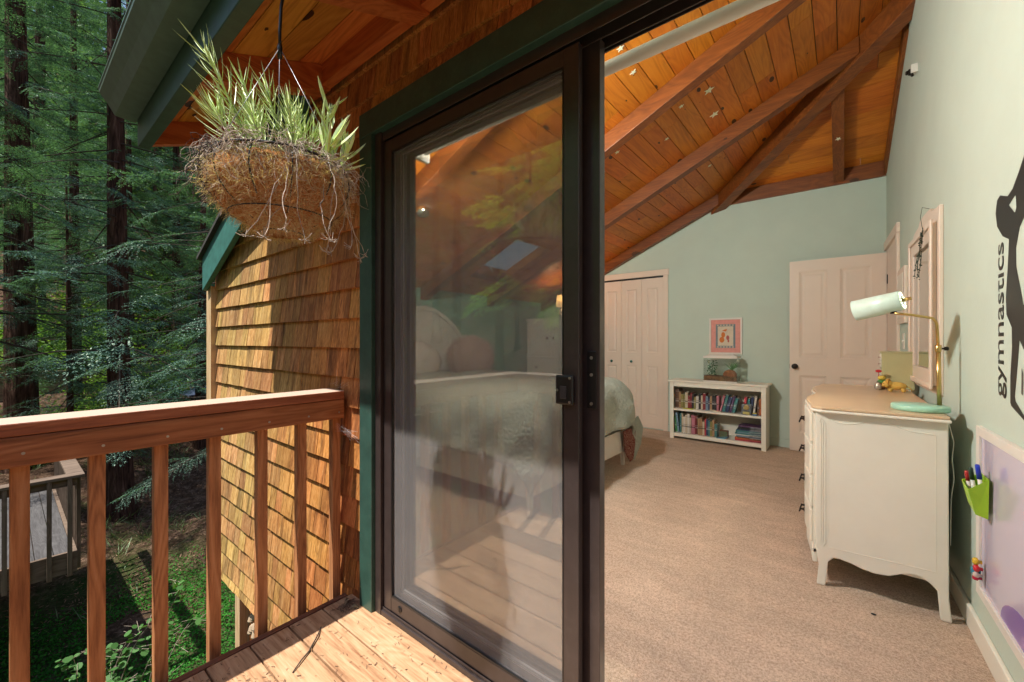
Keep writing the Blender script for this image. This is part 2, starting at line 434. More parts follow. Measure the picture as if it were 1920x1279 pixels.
def mat_ground():
    k = NT('forest_floor')
    v = k.coord()
    big = k.noise(v, 0.35, 5, 0.6, 0.3); fine = k.noise(v, 9, 6, 0.75, 0.3); vf = k.noise(v, 40, 3, 0.7)
    duff = k.ramp(fine, [(0.3, (0.028, 0.016, 0.010)), (0.5, (0.10, 0.06, 0.04)), (0.72, (0.27, 0.18, 0.13))])
    moss = k.ramp(vf, [(0.35, (0.008, 0.030, 0.006)), (0.65, (0.03, 0.11, 0.018))])
    sp = k.n('ShaderNodeSeparateXYZ'); k.l(v, sp.inputs[0])
    # moss on the low flat near the house, duff on the bank
    z = k.math('ADD', sp.outputs[2], k.math('MULTIPLY', big, 0.9))
    mr = k.n('ShaderNodeMapRange'); mr.inputs[1].default_value = -2.55; mr.inputs[2].default_value = -2.3; mr.inputs[3].default_value = 1; mr.inputs[4].default_value = 0
    k.l(z, mr.inputs[0])
    patch = k.ramp(k.noise(v, 1.1, 4, 0.6), [(0.56, (0, 0, 0)), (0.66, (0.5, 0.5, 0.5))])
    fac = k.math('MAXIMUM', mr.outputs[0], patch)
    c = k.mix(fac, duff, moss)
    k.pbr(c, 0.95, 0, k.bump(fine, 1.0, 0.06), 0.05); return k.m
M_ground = mat_ground()

def RWX(y): return 0.432 - 0.0275 * (y - 2.2)      # face of the room's right wall
def ZA(x): return 3.3755 + 0.45 * x                # underside of the main slope's rafters
def ZB(y): return 2.85 + 0.45 * (5.53 - y)         # underside of the far slope's rafters
# ================================================================ THE HOUSE SHELL
YW = 1.04           # outer face line of the door wall
YI = 1.20           # its inner face
YF = 5.53           # far wall of the room
XL = -3.79          # inner face of the low left wall
DX0, DX1, DZ = -1.62, 0.31, 2.15    # door opening
SKX0, SKX1, SKY0, SKY1 = -3.45, -2.725, 3.46, 4.16   # skylight hole in the slope
BZ = 0.14           # rafter depth below the boards

def ceilz(x, y): return min(ZA(x), ZB(y)) + BZ

# --- exterior wall of the door side
wallx = thing('shingle_wall', 'cedar shingled gable wall beside the glass door, sunlit on its left half and base', 'wall', (-3.0, 1.1, -0.58))
m = MB()
x0, x1 = -3.862, DX0
m.prism([(x0, -0.57), (x1, -0.57), (x1, ZA(x1) + BZ), (x0, ZA(x0) + BZ)], 'Y', YW + 0.012, YI - 0.012)
m.prism([(DX0, DZ), (1.3, DZ), (1.3, ZA(1.3) + BZ), (DX0, ZA(DX0) + BZ)], 'Y', YW + 0.012, YI - 0.012)
m.box(DX1, 1.3, YW + 0.012, YI - 0.012, -0.3, DZ - 0.001)
m.build('sheathing', M_beam, wallx)
rng = random.Random(3)
m = MB(); COURSE = 0.1405
zb = 1.59 - COURSE * 15 - 0.072
row = 0
z = zb
while z < 3.5:
    zt = z + (COURSE if row else 0.072 + 0.0)
    xs = [-3.768 - rng.uniform(0, .09)]
    while xs[-1] < 1.25:
        xs.append(xs[-1] + rng.choice([0.075, 0.095, 0.115, 0.13, 0.15, 0.17]) * rng.uniform(0.9, 1.1))
    for a, b in zip(xs[:-1], xs[1:]):
        b2 = b - 0.0035
        lo, hi = z + rng.uniform(-0.0012, 0.0012), zt + 0.02
        a = max(a, -3.7675); pieces = [(a, b2, lo)]
        # cut round the casing
        if lo < 2.235:
            if a >= -1.716 and a < 0.40: 
                if hi <= 2.26: continue
                pieces = [(a, b2, 2.232)]
            elif a < -1.716 < b2:
                pieces = [(a, -1.718, lo)] + ([(-1.716, b2, 2.232)] if hi > 2.26 else [])
        for pa, pb, pl in pieces:
            if pb - pa < 0.006: continue
            la, lb = ZA(pa) + BZ - 0.02, ZA(pb) + BZ - 0.02
            if min(la, lb) < pl + 0.01: continue
            ha, hb = min(hi, la), min(hi, lb)
            yb = YW - 0.005 - rng.uniform(0.006, 0.010); yt = YW + 0.006
            ya_ = yb + (yt - yb) * (ha - pl) / max(hi - pl, 0.02); yb_ = yb + (yt - yb) * (hb - pl) / max(hi - pl, 0.02)
            m.hexa([(pa, yb, pl), (pb, yb, pl), (pb, YW + 0.011, pl), (pa, YW + 0.011, pl)],
                   [(pa, min(ya_, YW + 0.009), ha), (pb, min(yb_, YW + 0.009), hb), (pb, YW + 0.011, hb), (pa, YW + 0.011, ha)])
    z = zt; row += 1
m.build('cedar_shingles', M_shing, wallx)
m = MB(); m.box(-3.875, -3.768, YW - 0.042, YW + 0.010, -0.575, 1.62)
m.build('corner_board', M_trim, wallx)

# --- other outer walls
m = MB()
m.box(-3.862, XL, YI - 0.011, YF + 0.13, -0.57, ZA(XL) + BZ - 0.01)
w = m.build('side_wall', [M_shing], None); tag(w, 'low shingled side wall of the house beyond the corner board', 'wall')

# --- structure under the overhanging wall
tag(MB().box(-4.62, -4.50, 1.42, 1.54, -3.3, -0.575).build('support_post', M_trim, None, bevel=0.004),
    'rough pale timber post standing under the overhanging shingled wall', 'post')
tag(MB().box(-4.48, -2.6, 1.50, 1.55, -3.3, -0.575).build('skirt_panel', M_beam, None),
    'dark brown panel closing the space under the shingled wall', 'panel')
m = MB(); m.box(-4.70, -4.64, 1.34, 1.42, -1.10, -0.66)
mb_ = m.build('meter_box', plain('galvanised', (0.45, 0.48, 0.52), 0.35, 0.7), None, bevel=0.006)
tag(mb_, 'galvanised metal bracket strip on the post under the wall', 'bracket')
for i in range(4): MB().box(-4.703, -4.699 + 0.02, 1.333, 1.341, -1.06 + i * 0.11, -1.01 + i * 0.11).build('slot', M_black, mb_)
# dark sloping boards below (a stair side)
m = MB()
m.hexa([(-4.9, 0.75, -2.95), (-2.6, 0.75, -2.95), (-2.6, 0.82, -2.95), (-4.9, 0.82, -2.95)],
       [(-4.6, 0.75, -2.0), (-2.6, 0.75, -2.0), (-2.6, 0.82, -2.0), (-4.6, 0.82, -2.0)])
tag(m.build('stair_stringer', M_deckedge, None, bevel=0.003), 'dark brown sloping board behind the leafy shrub below the deck', 'board')

# --- ceiling boards
rng = random.Random(11)
def slab(m, x0, x1, ya0, ya1, yb0, yb1, zf, t=0.018):
    """board from x0..x1; y range ya at x0 and yb at x1; zf gives underside"""
    m.hexa([(x0, ya0, zf(x0)), (x1, yb0, zf(x1)), (x1, yb1, zf(x1)), (x0, ya1, zf(x0))],
           [(x0, ya0, zf(x0) + t), (x1, yb0, zf(x1) + t), (x1, yb1, zf(x1) + t), (x0, ya1, zf(x0) + t)])
mA = MB(); zfA = lambda x: ZA(x) + BZ
x = -3.87; PW = 0.128
edges = []
while x < 0.55: edges.append(x); x += PW
cuts = sorted(set([e for e in edges]))
def hipY(x): return 5.53 - (x + 1.19) if x > -1.19 else 5.535
for i, x0 in enumerate(edges):
    x1 = x0 + PW - 0.005
    spans = [(1.19, None)]
    segs = [(x0, x1)]
    if x0 < SKX0 < x1: segs = [(x0, SKX0), (SKX0, x1)]
    if x0 < SKX1 < x1: segs = [(x0, SKX1), (SKX1, x1)]
    ys = [1.19]; y = 1.19 + rng.uniform(0.3, 1.5)
    while y < 5.3: ys.append(y); y += rng.uniform(1.0, 2.2)
    for a, b in segs:
        inh = (a >= SKX0 - 1e-6 and b <= SKX1 + 1e-6)
        yy = list(ys) + [99]
        if inh: yy = sorted([q for q in yy if not (SKY0 - .05 < q < SKY1 + .05)] + [SKY0, SKY1])
        for p, q in zip(yy[:-1], yy[1:]):
            if inh and abs(p - SKY0) < 1e-6: continue
            qa, qb = min(q - 0.003, hipY(a)), min(q - 0.003, hipY(b))
            if qa <= p + 0.02 or qb <= p + 0.02:
                if max(qa, qb) <= p + 0.005: continue
                qa, qb = max(qa, p), max(qb, p)
            slab(mA, a, b, p, qa, p, qb, zfA)
struct(mA.build('ceiling', M_ceil, None), 'knotty pine boards of the vaulted ceiling slope')
mB = MB(); zfB = lambda y: ZB(y) + BZ
y = 5.545
while y > 3.7:
    y0 = y - PW + 0.0035; y1 = y
    xa0, xb0 = -1.19 + (5.53 - y0), -1.19 + (5.53 - y1)
    xs = [None, rng.uniform(-0.6, 0.3), 0.6] if rng.random() < 0.5 else [None, 0.6]
    for k in range(len(xs) - 1):
        xl0 = xa0 if xs[k] is None else max(xs[k], xa0); xl1 = xb0 if xs[k] is None else max(xs[k], xb0)
        xr = xs[k + 1] - (0.003 if k + 1 < len(xs) - 1 else 0)
        if xr <= xl0 or xr <= xl1: continue
        t = 0.018
        mB.hexa([(xl0, y0, zfB(y0)), (xr, y0, zfB(y0)), (xr, y1, zfB(y1)), (xl1, y1, zfB(y1))],
                [(xl0, y0, zfB(y0) + t), (xr, y0, zfB(y0) + t), (xr, y1, zfB(y1) + t), (xl1, y1, zfB(y1) + t)])
    y -= PW
struct(mB.build('ceiling_far_slope', M_ceilx, None), 'knotty pine boards of the far ceiling slope')

# --- roof above
roof = thing('house_roof', 'low pitched shingled roof edged by a green barge board', 'roof', (-1.5, 3.2, 3.0))
m = MB()
zo = lambda x: ZA(x) + BZ + 0.024
def rs(xa, xb, ya, yb, t=0.03): m.hexa([(xa, ya, zo(xa)), (xb, ya, zo(xb)), (xb, yb, zo(xb)), (xa, yb, zo(xa))],
                                 [(xa, ya, zo(xa) + t), (xb, ya, zo(xb) + t), (xb, yb, zo(xb) + t), (xa, yb, zo(xa) + t)])
rs(-3.90, SKX0, 0.998, 6.0); rs(SKX0 + .001, SKX1, 0.998, SKY0); rs(SKX0 + .001, SKX1, SKY1, 6.0)
rs(SKX1 + .001, -2.2, 0.998, 6.0); rs(-2.199, 1.6, 1.05, 6.0)
m.build('roof_deck', M_roof, roof)
m = MB()
xe0, xe1 = -3.84, -2.15
m.prism([(xe0, ZA(xe0) - 0.062), (xe1, ZA(xe1) - 0.062), (xe1, ZA(xe1) + 0.195), (xe0, ZA(xe0) + 0.195)], 'Y', 0.962, 0.996)
m.build('barge_board', M_greenr, roof, bevel=0.003)
m = MB(); xe0 = -3.88
m.prism([(xe0, ZA(xe0) + 0.197), (xe1, ZA(xe1) + 0.197), (xe1, ZA(xe1) + 0.222), (xe0, ZA(xe0) + 0.222)], 'Y', 0.935, 1.3)
m.build('roof_edge', M_roof, roof)

# --- porch roof, eave, gutter
XE = -2.88
eave = thing('porch_eave', 'overhanging eave with orange cedar soffit above the glass door', 'eave', (-1.0, 0.7, 2.2))
ZR = lambda y: 2.235 + 0.396 * (y - 0.49)
RD = 0.125
m = MB()
yy = [0.492, 0.60, 0.735, 0.87, 0.985]
for a, b in zip(yy[:-1], yy[1:]):
    xs = [XE + 0.04, rng.uniform(-2.0, -0.5), 1.3]
    for p, q in zip(xs[:-1], xs[1:]):
        m.hexa([(p, a + .0015, ZR(a) + RD), (q - .002, a + .0015, ZR(a) + RD), (q - .002, b - .0015, ZR(b) + RD), (p, b - .0015, ZR(b) + RD)],
               [(p, a + .0015, ZR(a) + RD + .02), (q - .002, a + .0015, ZR(a) + RD + .02), (q - .002, b - .0015, ZR(b) + RD + .02), (p, b - .0015, ZR(b) + RD + .02)])
m.build('soffit_board', M_soffit, eave)
for xr in (XE, -2.07, -1.315, -0.50, 0.30, 1.1):
    wd = 0.042 if xr == XE else 0.09
    m = MB()
    m.hexa([(xr, 0.492, ZR(0.492)), (xr + wd, 0.492, ZR(0.492)), (xr + wd, 1.022, ZR(1.022)), (xr, 1.022, ZR(1.022))],
           [(xr, 0.492, ZR(0.492) + RD + (0.02 if xr == XE else -.001)), (xr + wd, 0.492, ZR(0.492) + RD + (0.02 if xr == XE else -.001)),
            (xr + wd, 1.022, ZR(1.022) + RD - .001), (xr, 1.022, ZR(1.022) + RD - .001)])
    m.build('rafter', M_raft, eave, bevel=0.002)
    if xr > XE:
        pass
rx = [XE + 0.042, -2.07, -2.07 + .09, -1.315, -1.315 + .09, -0.50, -0.41, 0.30, 0.39, 1.1]
for a, b in zip(rx[::2], rx[1::2]):
    MB().box(a + .001, b - .001, 0.975, 1.020, 2.450, 2.58).build('frieze_block', M_friez, eave, bevel=0.002)
MB().box(XE - .002, 1.3, 0.442, 0.4905, 2.217, 2.475).build('fascia', M_green, eave, bevel=0.003)
g = [(0.300, 2.470), (0.303, 2.452), (0.335, 2.405), (0.360, 2.360), (0.440, 2.353), (0.440, 2.470),
     (0.436, 2.470), (0.436, 2.358), (0.363, 2.365), (0.340, 2.408), (0.308, 2.455), (0.306, 2.470)]
m = MB(); m.prism(g, 'X', XE - 0.03, 1.3)
m.prism([(0.300, 2.470), (0.303, 2.452), (0.335, 2.405), (0.360, 2.360), (0.440, 2.353), (0.440, 2.470)], 'X', XE - 0.034, XE - 0.031)
gut = m.build('gutter', M_gutter, eave)
m = MB()
m.tube([(XE - .03, 0.303, 2.471), (1.3, 0.303, 2.471)], 0.006, 6); m.build('gutter_lip', M_gutter, gut, smooth=True)
m = MB()
m.hexa([(XE, 0.40, 2.478), (1.3, 0.40, 2.478), (1.3, 1.06, 2.478 + .264), (XE, 1.06, 2.478 + .264)],
       [(XE, 0.40, 2.52), (1.3, 0.40, 2.52), (1.3, 1.06, 2.52 + .264), (XE, 1.06, 2.52 + .264)])
m.build('porch_roof_deck', M_roof, eave)

# --- balcony deck
deck = thing('balcony_deck', 'small balcony of sunlit cedar boards outside the glass door', 'deck', (-0.3, 0.5, -0.04), kind='structure')
ys = [-0.12 + 0.0]; 
b0 = 0.463 - 0.145 * 4
k = 0
while b0 < 1.04:
    a, b = b0 + .003, min(b0 + 0.1425, 1.055)
    sp = rng.uniform(-1.0, 0.8)
    for (p, q) in (((-1.815, sp), (sp + .003, 1.3)) if k % 2 else ((-1.815, 1.3),)):
        MB().box(p, q, max(a, -0.115), b, -0.038, rng.uniform(-0.001, 0.001)).build('deck_board', M_deck, deck, bevel=0.003)
    b0 += 0.145; k += 1
MB().box(-1.845, -1.817, -0.115, 1.02, -0.04, 0.003).build('edge_strip', M_deckedge, deck, bevel=0.002)
MB().box(-1.845, -1.81, -0.115, 1.02, -0.25, -0.042).build('rim_joist', M_deckedge, deck)
MB().box(-1.845, 1.3, -0.15, -0.117, -0.25, 0.0).build('rim_joist', M_deckedge, deck)
for xj in (-1.3, -0.7, -0.1, 0.5, 1.1):
    MB().box(xj, xj + .04, -0.116, 1.0, -0.24, -0.042).build('joist', M_deckedge, deck)

# --- railings
rail = thing('side_railing', 'redwood balcony railing running out from the shingled wall', 'railing', (-1.87, 0.45, 0), 'balcony railings')
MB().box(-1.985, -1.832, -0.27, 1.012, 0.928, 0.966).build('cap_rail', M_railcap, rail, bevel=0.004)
MB().box(-1.872, -1.834, -0.12, 1.012, 0.838, 0.9265).build('top_rail', M_rail, rail, bevel=0.004)
for yb in (0.030, 0.1905, 0.3505, 0.5105, 0.676, 0.836, 0.9955):
    mm = MB().box(-1.912, -1.873, yb - 0.0195, yb + 0.0195, -0.21, 0.9265).build('baluster', M_bal, rail, bevel=0.003)
for yb in (0.036, 0.20, 0.36, 0.52, 0.686, 0.846, 0.9855):
    m = MB(); m.lathe([(0.0042, 0), (0.0042, 0.0015)], (-1.8335, yb, 0.885 - 0.03 + (0.022 if int(yb * 100) % 2 else 0.012)), 10, (1, 0, 0))
    m.build('nail_head', M_steel, rail)
fr = thing('front_railing', 'redwood balcony railing along the outer edge of the deck', 'railing', (-0.3, -0.15, 0), 'balcony railings')
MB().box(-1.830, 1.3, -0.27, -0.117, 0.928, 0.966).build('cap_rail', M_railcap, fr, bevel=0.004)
MB().box(-1.830, 1.3, -0.155, -0.118, 0.838, 0.9265).build('top_rail', M_rail, fr, bevel=0.004)
for i in range(19):
    xb = -1.70 + i * 0.16
    MB().box(xb - 0.0195, xb + 0.0195, -0.195, -0.156, -0.21, 0.9265).build('baluster', M_bal, fr, bevel=0.003)

# --- glass door: casing, frame, fixed pane, sliding pane
door = thing('sliding_glass_door', 'wide sliding glass door with dark frame and green casing, standing open', 'door', (-0.65, 1.12, 0))
m = MB()
MB().box(-1.714, -1.617, YW - 0.022, YW + 0.055, -0.002, 2.1145).build('casing', M_green, door, bevel=0.003)
MB().box(-1.714, 0.42, YW - 0.024, YW + 0.055, 2.115, 2.224).build('casing', M_green, door, bevel=0.003)
MB().box(0.32, 0.42, YW - 0.022, YW + 0.055, -0.002, 2.1145).build('casing', M_green, door, bevel=0.003)
def frame(m, x0, x1, z0, z1, w, y0, y1, wb=None, wt=None):
    wb = w if wb is None else wb; wt = w if wt is None else wt
    m.box(x0, x0 + w, y0, y1, z0, z1); m.box(x1 - w, x1, y0, y1, z0, z1)
    m.box(x0 + w, x1 - w, y0 + .001, y1 - .001, z0, z0 + wb); m.box(x0 + w, x1 - w, y0 + .001, y1 - .001, z1 - wt, z1)
m = MB()
m.box(-1.616, -1.575, YW - .004, YI, 0.0, 2.15); m.box(0.28, 0.319, YW - .004, YI, 0.0, 2.15)
m.box(-1.574, 0.279, YW - .002, YI - .001, 2.118, 2.149)
m.box(-1.574, 0.279, YW - .002, YI - .001, 0.002, 0.022)
for yt in (1.045, 1.088, 1.132, 1.176):
    m.box(-1.573, 0.278, yt, yt + 0.004, 0.0225, 0.034); m.box(-1.573, 0.278, yt, yt + 0.004, 2.078 if yt < 1.17 else 2.10, 2.1175)
m.build('jamb_frame', M_bronze, door, bevel=0.0015)
m = MB(); frame(m, -1.572, -0.5525, 0.030, 2.09, 0.062, 1.094, 1.127, 0.07, 0.06)
fx = m.build('fixed_panel_frame', M_bronze, door, bevel=0.002)
MB().box(-1.512, -0.612, 1.108, 1.113, 0.098, 2.032).build('glass_pane', M_glass, fx)
m = MB()
m.box(-1.5085, -1.502, 1.100, 1.1075, 0.101, 2.029); m.box(-0.6225, -0.6155, 1.100, 1.1075, 0.101, 2.029)
m.box(-1.501, -0.623, 1.100, 1.1075, 0.101, 0.110); m.box(-1.501, -0.623, 1.100, 1.1075, 2.020, 2.029)
m.build('glazing_bead', plain('bead_grey', (0.10, 0.095, 0.095), 0.4), fx)
# sliding panel pushed back behind the fixed one
m = MB(); frame(m, -1.565, -0.598, 0.030, 2.09, 0.062, 1.138, 1.172, 0.07, 0.06)
sl = m.build('sliding_panel_frame', M_bronze, door, bevel=0.002)
MB().box(-1.504, -0.66, 1.152, 1.157, 0.098, 2.032).build('glass_pane', M_glass2, sl)
m = MB(); m.box(-0.592, -0.562, 1.089, 1.0935, 1.0, 1.17); 
lk = m.build('lock_plate', M_black, sl, bevel=0.002)
m = MB()
for zz in (1.015, 1.10, 1.15): m.lathe([(0.005, 0), (0.005, 0.002)], (-0.577, 1.089, zz), 10, (0, -1, 0))
m.build('screw', M_steel, lk)
# --- insect screen
scr = thing('screen_door', 'sliding insect screen door with dark frame and grey mesh', 'screen door', (-1.06, 1.062, 0.03))
m = MB(); frame(m, -1.568, -0.598, 0.034, 2.072, 0.050, 1.050, 1.074, 0.062, 0.05)
m.build('screen_frame', M_bronze, scr, bevel=0.002)
m = MB(); m.poly([(-1.519, 1.062, 0.095), (-0.647, 1.062, 0.095), (-0.647, 1.062, 2.023), (-1.519, 1.062, 2.023)]); m.build('mesh', M_screen, scr)
m = MB(); frame(m, -1.518, -0.648, 0.0965, 2.0215, 0.006, 1.0505, 1.0610)
m.build('spline', M_black, scr)
m = MB(); m.box(-0.668, -0.610, 1.033, 1.0495, 1.012, 1.10)
h = m.build('screen_handle', M_black, scr, bevel=0.006)
m = MB(); m.box(-0.650, -0.628, 1.030, 1.0328, 1.030, 1.068); m.build('finger_pull', plain('worn_black', (0.05, 0.05, 0.055), 0.3), h, bevel=0.003)
m = MB()
for q in ((-0.617, 1.092), (-0.617, 1.022), (-0.66, 1.055)): m.lathe([(0.0038, 0), (0.0038, 0.003)], (q[0], 1.033, q[1]), 10, (0, -1, 0))
m.build('screw', M_steel, h)
m = MB(); m.lathe([(0.013, 0), (0.013, 0.002), (0.010, 0.004)], (-1.455, 1.050, 0.068), 16, (0, -1, 0)); m.box(-1.458, -1.452, 1.0445, 1.0478, 0.06, 0.077)
m.build('roller_screw', M_black, scr)

# ================================================================ THE ROOM
struct(MB().box(XL - 0.1, 0.6, YW + 0.165, YF + 0.1, -0.06, 0.004).build('carpet_floor', M_carpet, None), 'beige pile carpet')
struct(MB().box(DX0, DX1, YW + 0.0, YW + 0.16, -0.06, -0.001).build('threshold', M_bronze, None), 'metal door threshold')
m = MB()
m.prism([(XL, 0), (RWX(YF), 0), (RWX(YF), ZB(YF) + BZ), (-1.19, ZA(-1.19) + BZ), (XL, ZA(XL) + BZ)], 'Y', YF, YF + 0.1)
struct(m.build('far_wall', M_mint, None), 'pale mint plaster wall at the far end of the room')
m = MB(); m.box(XL - 0.002, XL + 0.01, YI, YF - .001, 0, ZA(XL) + BZ)
struct(m.build('left_wall', M_teal, None), 'teal green low wall behind the bed head')
m = MB()
m.prism([(RWX(1.2), 1.2), (RWX(1.2) + 0.9, 1.2), (RWX(6) + 0.9, 6), (RWX(6), 6)], 'Z', -0.02, 3.9)
struct(m.build('right_wall', M_mint, None), 'pale mint textured wall on the right of the room')
m = MB()
m.box(XL, DX0 - .001, YI - .01, YI + .004, 0, ZA(DX0) - .5); m.box(DX1 + .001, 0.5, YI - .01, YI + .004, 0, DZ)
m.prism([(XL, ZA(DX0) - .499), (1.0, ZA(DX0) - .499), (1.0, ZA(1.0) + BZ), (XL + .5, ZA(XL + .5) + BZ)], 'Y', YI - .01, YI + .004)
struct(m.build('door_wall_inside', M_mint, None), 'inner face of the wall round the glass door')
# baseboards
m = MB(); m.prism([(RWX(1.25) - 0.016, 1.25), (RWX(1.25) - .0005, 1.25), (RWX(YF) - .0005, YF - .001), (RWX(YF) - 0.016, YF - .001)], 'Z', 0.0045, 0.095)
struct(m.build('baseboard_right', M_cream, None, bevel=0.004), 'painted baseboard of the right wall')
m = MB(); m.box(-1.80, RWX(YF) - .018, YF - 0.015, YF - .0005, 0.0045, 0.095)
struct(m.build('baseboard_far', M_mint, None, bevel=0.004), 'painted baseboard of the far wall')

# --- rafters of the vault
frame_t = thing('ceiling_beams', 'dark stained rafters and hip beam under the knotty pine ceiling', 'ceiling beams', (-1.5, 4.0, 2.5))
def rafterA(yc, x0, x1, w=0.095, dz=0.0):
    m = MB(); zb = lambda x: ZA(x) - dz; zt = lambda x: ZA(x) + BZ - .001
    y0, y1 = yc - w / 2, yc + w / 2
    m.hexa([(x0, y0, zb(x0)), (x1, y0, zb(x1)), (x1, y1, zb(x1)), (x0, y1, zb(x0))],
           [(x0, y0, zt(x0)), (x1, y0, zt(x1)), (x1, y1, zt(x1)), (x0, y1, zt(x0))])
    return m.build('rafter', M_beam, frame_t, bevel=0.004)
rafterA(1.95, XL, 0.44); rafterA(3.06, XL, 0.41); rafterA(4.19, XL, 0.10); rafterA(5.47, XL, -1.17, 0.09)
# hip
m = MB(); a = Vector((-1.26, 5.60, 0)); b = Vector((0.46, 3.88, 0)); pr = Vector((1, 1, 0)).normalized() * 0.06
zb = lambda p: 3.3755 + 0.45 * p.x - 0.05
m.hexa([(*(a - pr).xy, zb(a)), (*(a + pr).xy, zb(a)), (*(b + pr).xy, zb(b)), (*(b - pr).xy, zb(b))][::1],
       [(*(a - pr).xy, zb(a) + .19), (*(a + pr).xy, zb(a) + .19), (*(b + pr).xy, zb(b) + .19), (*(b - pr).xy, zb(b) + .19)])
hip = m.build('hip_beam', M_beam, frame_t, bevel=0.004)
# far slope: one jack rafter, a ledger along the wall, a trim along the right wall
m = MB(); x0, x1 = -0.078, 0.012; y0, y1 = 4.42, 5.498
m.hexa([(x0, y0, ZB(y0)), (x1, y0, ZB(y0)), (x1, y1, ZB(y1)), (x0, y1, ZB(y1))],
       [(x0, y0, ZB(y0) + BZ - .001), (x1, y0, ZB(y0) + BZ - .001), (x1, y1, ZB(y1) + BZ - .001), (x0, y1, ZB(y1) + BZ - .001)])
m.build('jack_rafter', M_beamy, frame_t, bevel=0.004)
MB().box(-1.15, 0.335, 5.4985, 5.5295, 2.845, 3.0).build('wall_ledger', M_beam, frame_t, bevel=0.003)
m = MB(); y0, y1 = 4.16, 5.497
xr0, xr1 = RWX(y0) - .001, RWX(y1) - .001
m.hexa([(xr0 - .022, y0, ZB(y0) + .0), (xr0, y0, ZB(y0) + .0), (xr1, y1, ZB(y1) + .0), (xr1 - .022, y1, ZB(y1) + .0)],
       [(xr0 - .022, y0, ZB(y0) + BZ - .001), (xr0, y0, ZB(y0) + BZ - .001), (xr1, y1, ZB(y1) + BZ - .001), (xr1 - .022, y1, ZB(y1) + BZ - .001)])
m.build('wall_trim', M_beamy, frame_t)

# --- skylight
sk = thing('skylight', 'roof window in a pine lined shaft in the ceiling slope', 'skylight', (-3.1, 3.8, 2.1))
m = MB(); H = 0.20
def shaft(xa, xb, ya, yb):
    z0a, z0b = ZA(xa) + BZ - 0.004, ZA(xb) + BZ - 0.004
    m.hexa([(xa, ya, z0a), (xb, ya, z0b), (xb, yb, z0b), (xa, yb, z0a)], [(xa, ya, z0a + H), (xb, ya, z0b + H), (xb, yb, z0b + H), (xa, yb, z0a + H)])
t = 0.018
shaft(SKX0 - t, SKX0, SKY0 - t, SKY1 + t); shaft(SKX1, SKX1 + t, SKY0 - t, SKY1 + t)
shaft(SKX0, SKX1, SKY0 - t, SKY0); shaft(SKX0, SKX1, SKY1, SKY1 + t)
m.build('shaft', M_friez, sk)
m = MB()
xa, xb = SKX0 + .001, SKX1 - .001
z0a, z0b = ZA(xa) + BZ + 0.165, ZA(xb) + BZ + 0.165
m.hexa([(xa, SKY0, z0a), (xb, SKY0, z0b), (xb, SKY1, z0b), (xa, SKY1, z0a)], [(xa, SKY0, z0a + .006), (xb, SKY0, z0b + .006), (xb, SKY1, z0b + .006), (xa, SKY1, z0a + .006)])
k = NT('frosted_dome'); tl_ = k.n('ShaderNodeBsdfTranslucent'); tl_.inputs[0].default_value = (.20, .25, .30, 1); tr_ = k.n('ShaderNodeBsdfTransparent'); tr_.inputs[0].default_value = (.8, .85, .9, 1)
mx_ = k.n('ShaderNodeMixShader', i_0=.6); k.l(tr_.outputs[0], mx_.inputs[1]); k.l(tl_.outputs[0], mx_.inputs[2]); k.l(mx_.outputs[0], k.out.inputs[0])
m.build('sky_glass', k.m, sk)
m = MB(); m.lathe([(0.02, 0), (0.022, 0.01), (0.012, 0.03)], (-3.40, 3.80, ZA(-3.40) + BZ + 0.13), 12, (0.4, 0, -1))
m.tube([(-3.40, 3.80, ZA(-3.4) + BZ + .14), (-3.37, 3.80, ZA(-3.4) + BZ + .06)], 0.006, 8)
m.build('crank', M_white, sk, smooth=True)
# ================================================================ FURNITURE
def panel_leaf(mbx, P, w, h, t, panels, inset=0.007, bead=0.018):
    """door leaf in local (u right, v up, w out); P maps to world; panels: list of (u0,u1,v0,v1)"""
    us = sorted(set([0, w] + [q for p in panels for q in p[:2]])); vs = sorted(set([0, h] + [q for p in panels for q in p[2:]]))
    def hx(u0, u1, v0, v1, a, b):
        mbx.hexa([P(u0, v0, a), P(u1, v0, a), P(u1, v0, b), P(u0, v0, b)], [P(u0, v1, a), P(u1, v1, a), P(u1, v1, b), P(u0, v1, b)])
    hx(0, w, 0, h, t * 0.3, t - inset - 0.002)
    cols = []
    for i in range(len(us) - 1):
        for j in range(len(vs) - 1):
            uc, vc = (us[i] + us[i + 1]) / 2, (vs[j] + vs[j + 1]) / 2
            if any(p[0] < uc < p[1] and p[2] < vc < p[3] for p in panels): continue
            hx(us[i], us[i + 1], vs[j], vs[j + 1], t - inset - 0.0025, t)
    for (u0, u1, v0, v1) in panels:
        # sloping bead and raised field
        a, b = t, t - inset - 0.0018
        o = [(u0, v0), (u1, v0), (u1, v1), (u0, v1)]; i_ = [(u0 + bead, v0 + bead), (u1 - bead, v0 + bead), (u1 - bead, v1 - bead), (u0 + bead, v1 - bead)]
        for k in range(4):
            n = (k + 1) % 4
            mbx.poly([P(*o[k], a - .0005), P(*o[n], a - .0005), P(*i_[n], b), P(*i_[k], b)])
        g = bead * 1.7
        if u1 - u0 > 4 * g: 
            fo = [(u0 + g, v0 + g), (u1 - g, v0 + g), (u1 - g, v1 - g), (u0 + g, v1 - g)]
            g2 = g + 0.014
            fi = [(u0 + g2, v0 + g2), (u1 - g2, v0 + g2), (u1 - g2, v1 - g2), (u0 + g2, v1 - g2)]
            for k in range(4):
                n = (k + 1) % 4
                mbx.poly([P(*fo[k], b + .0002), P(*fo[n], b + .0002), P(*fi[n], b + .0045), P(*fi[k], b + .0045)])
            mbx.poly([P(*q, b + .0045) for q in fi])

M_door = paint('warm_white_door', (0.74, 0.63, 0.53), 0.42, 0.02, 0.05, 4)
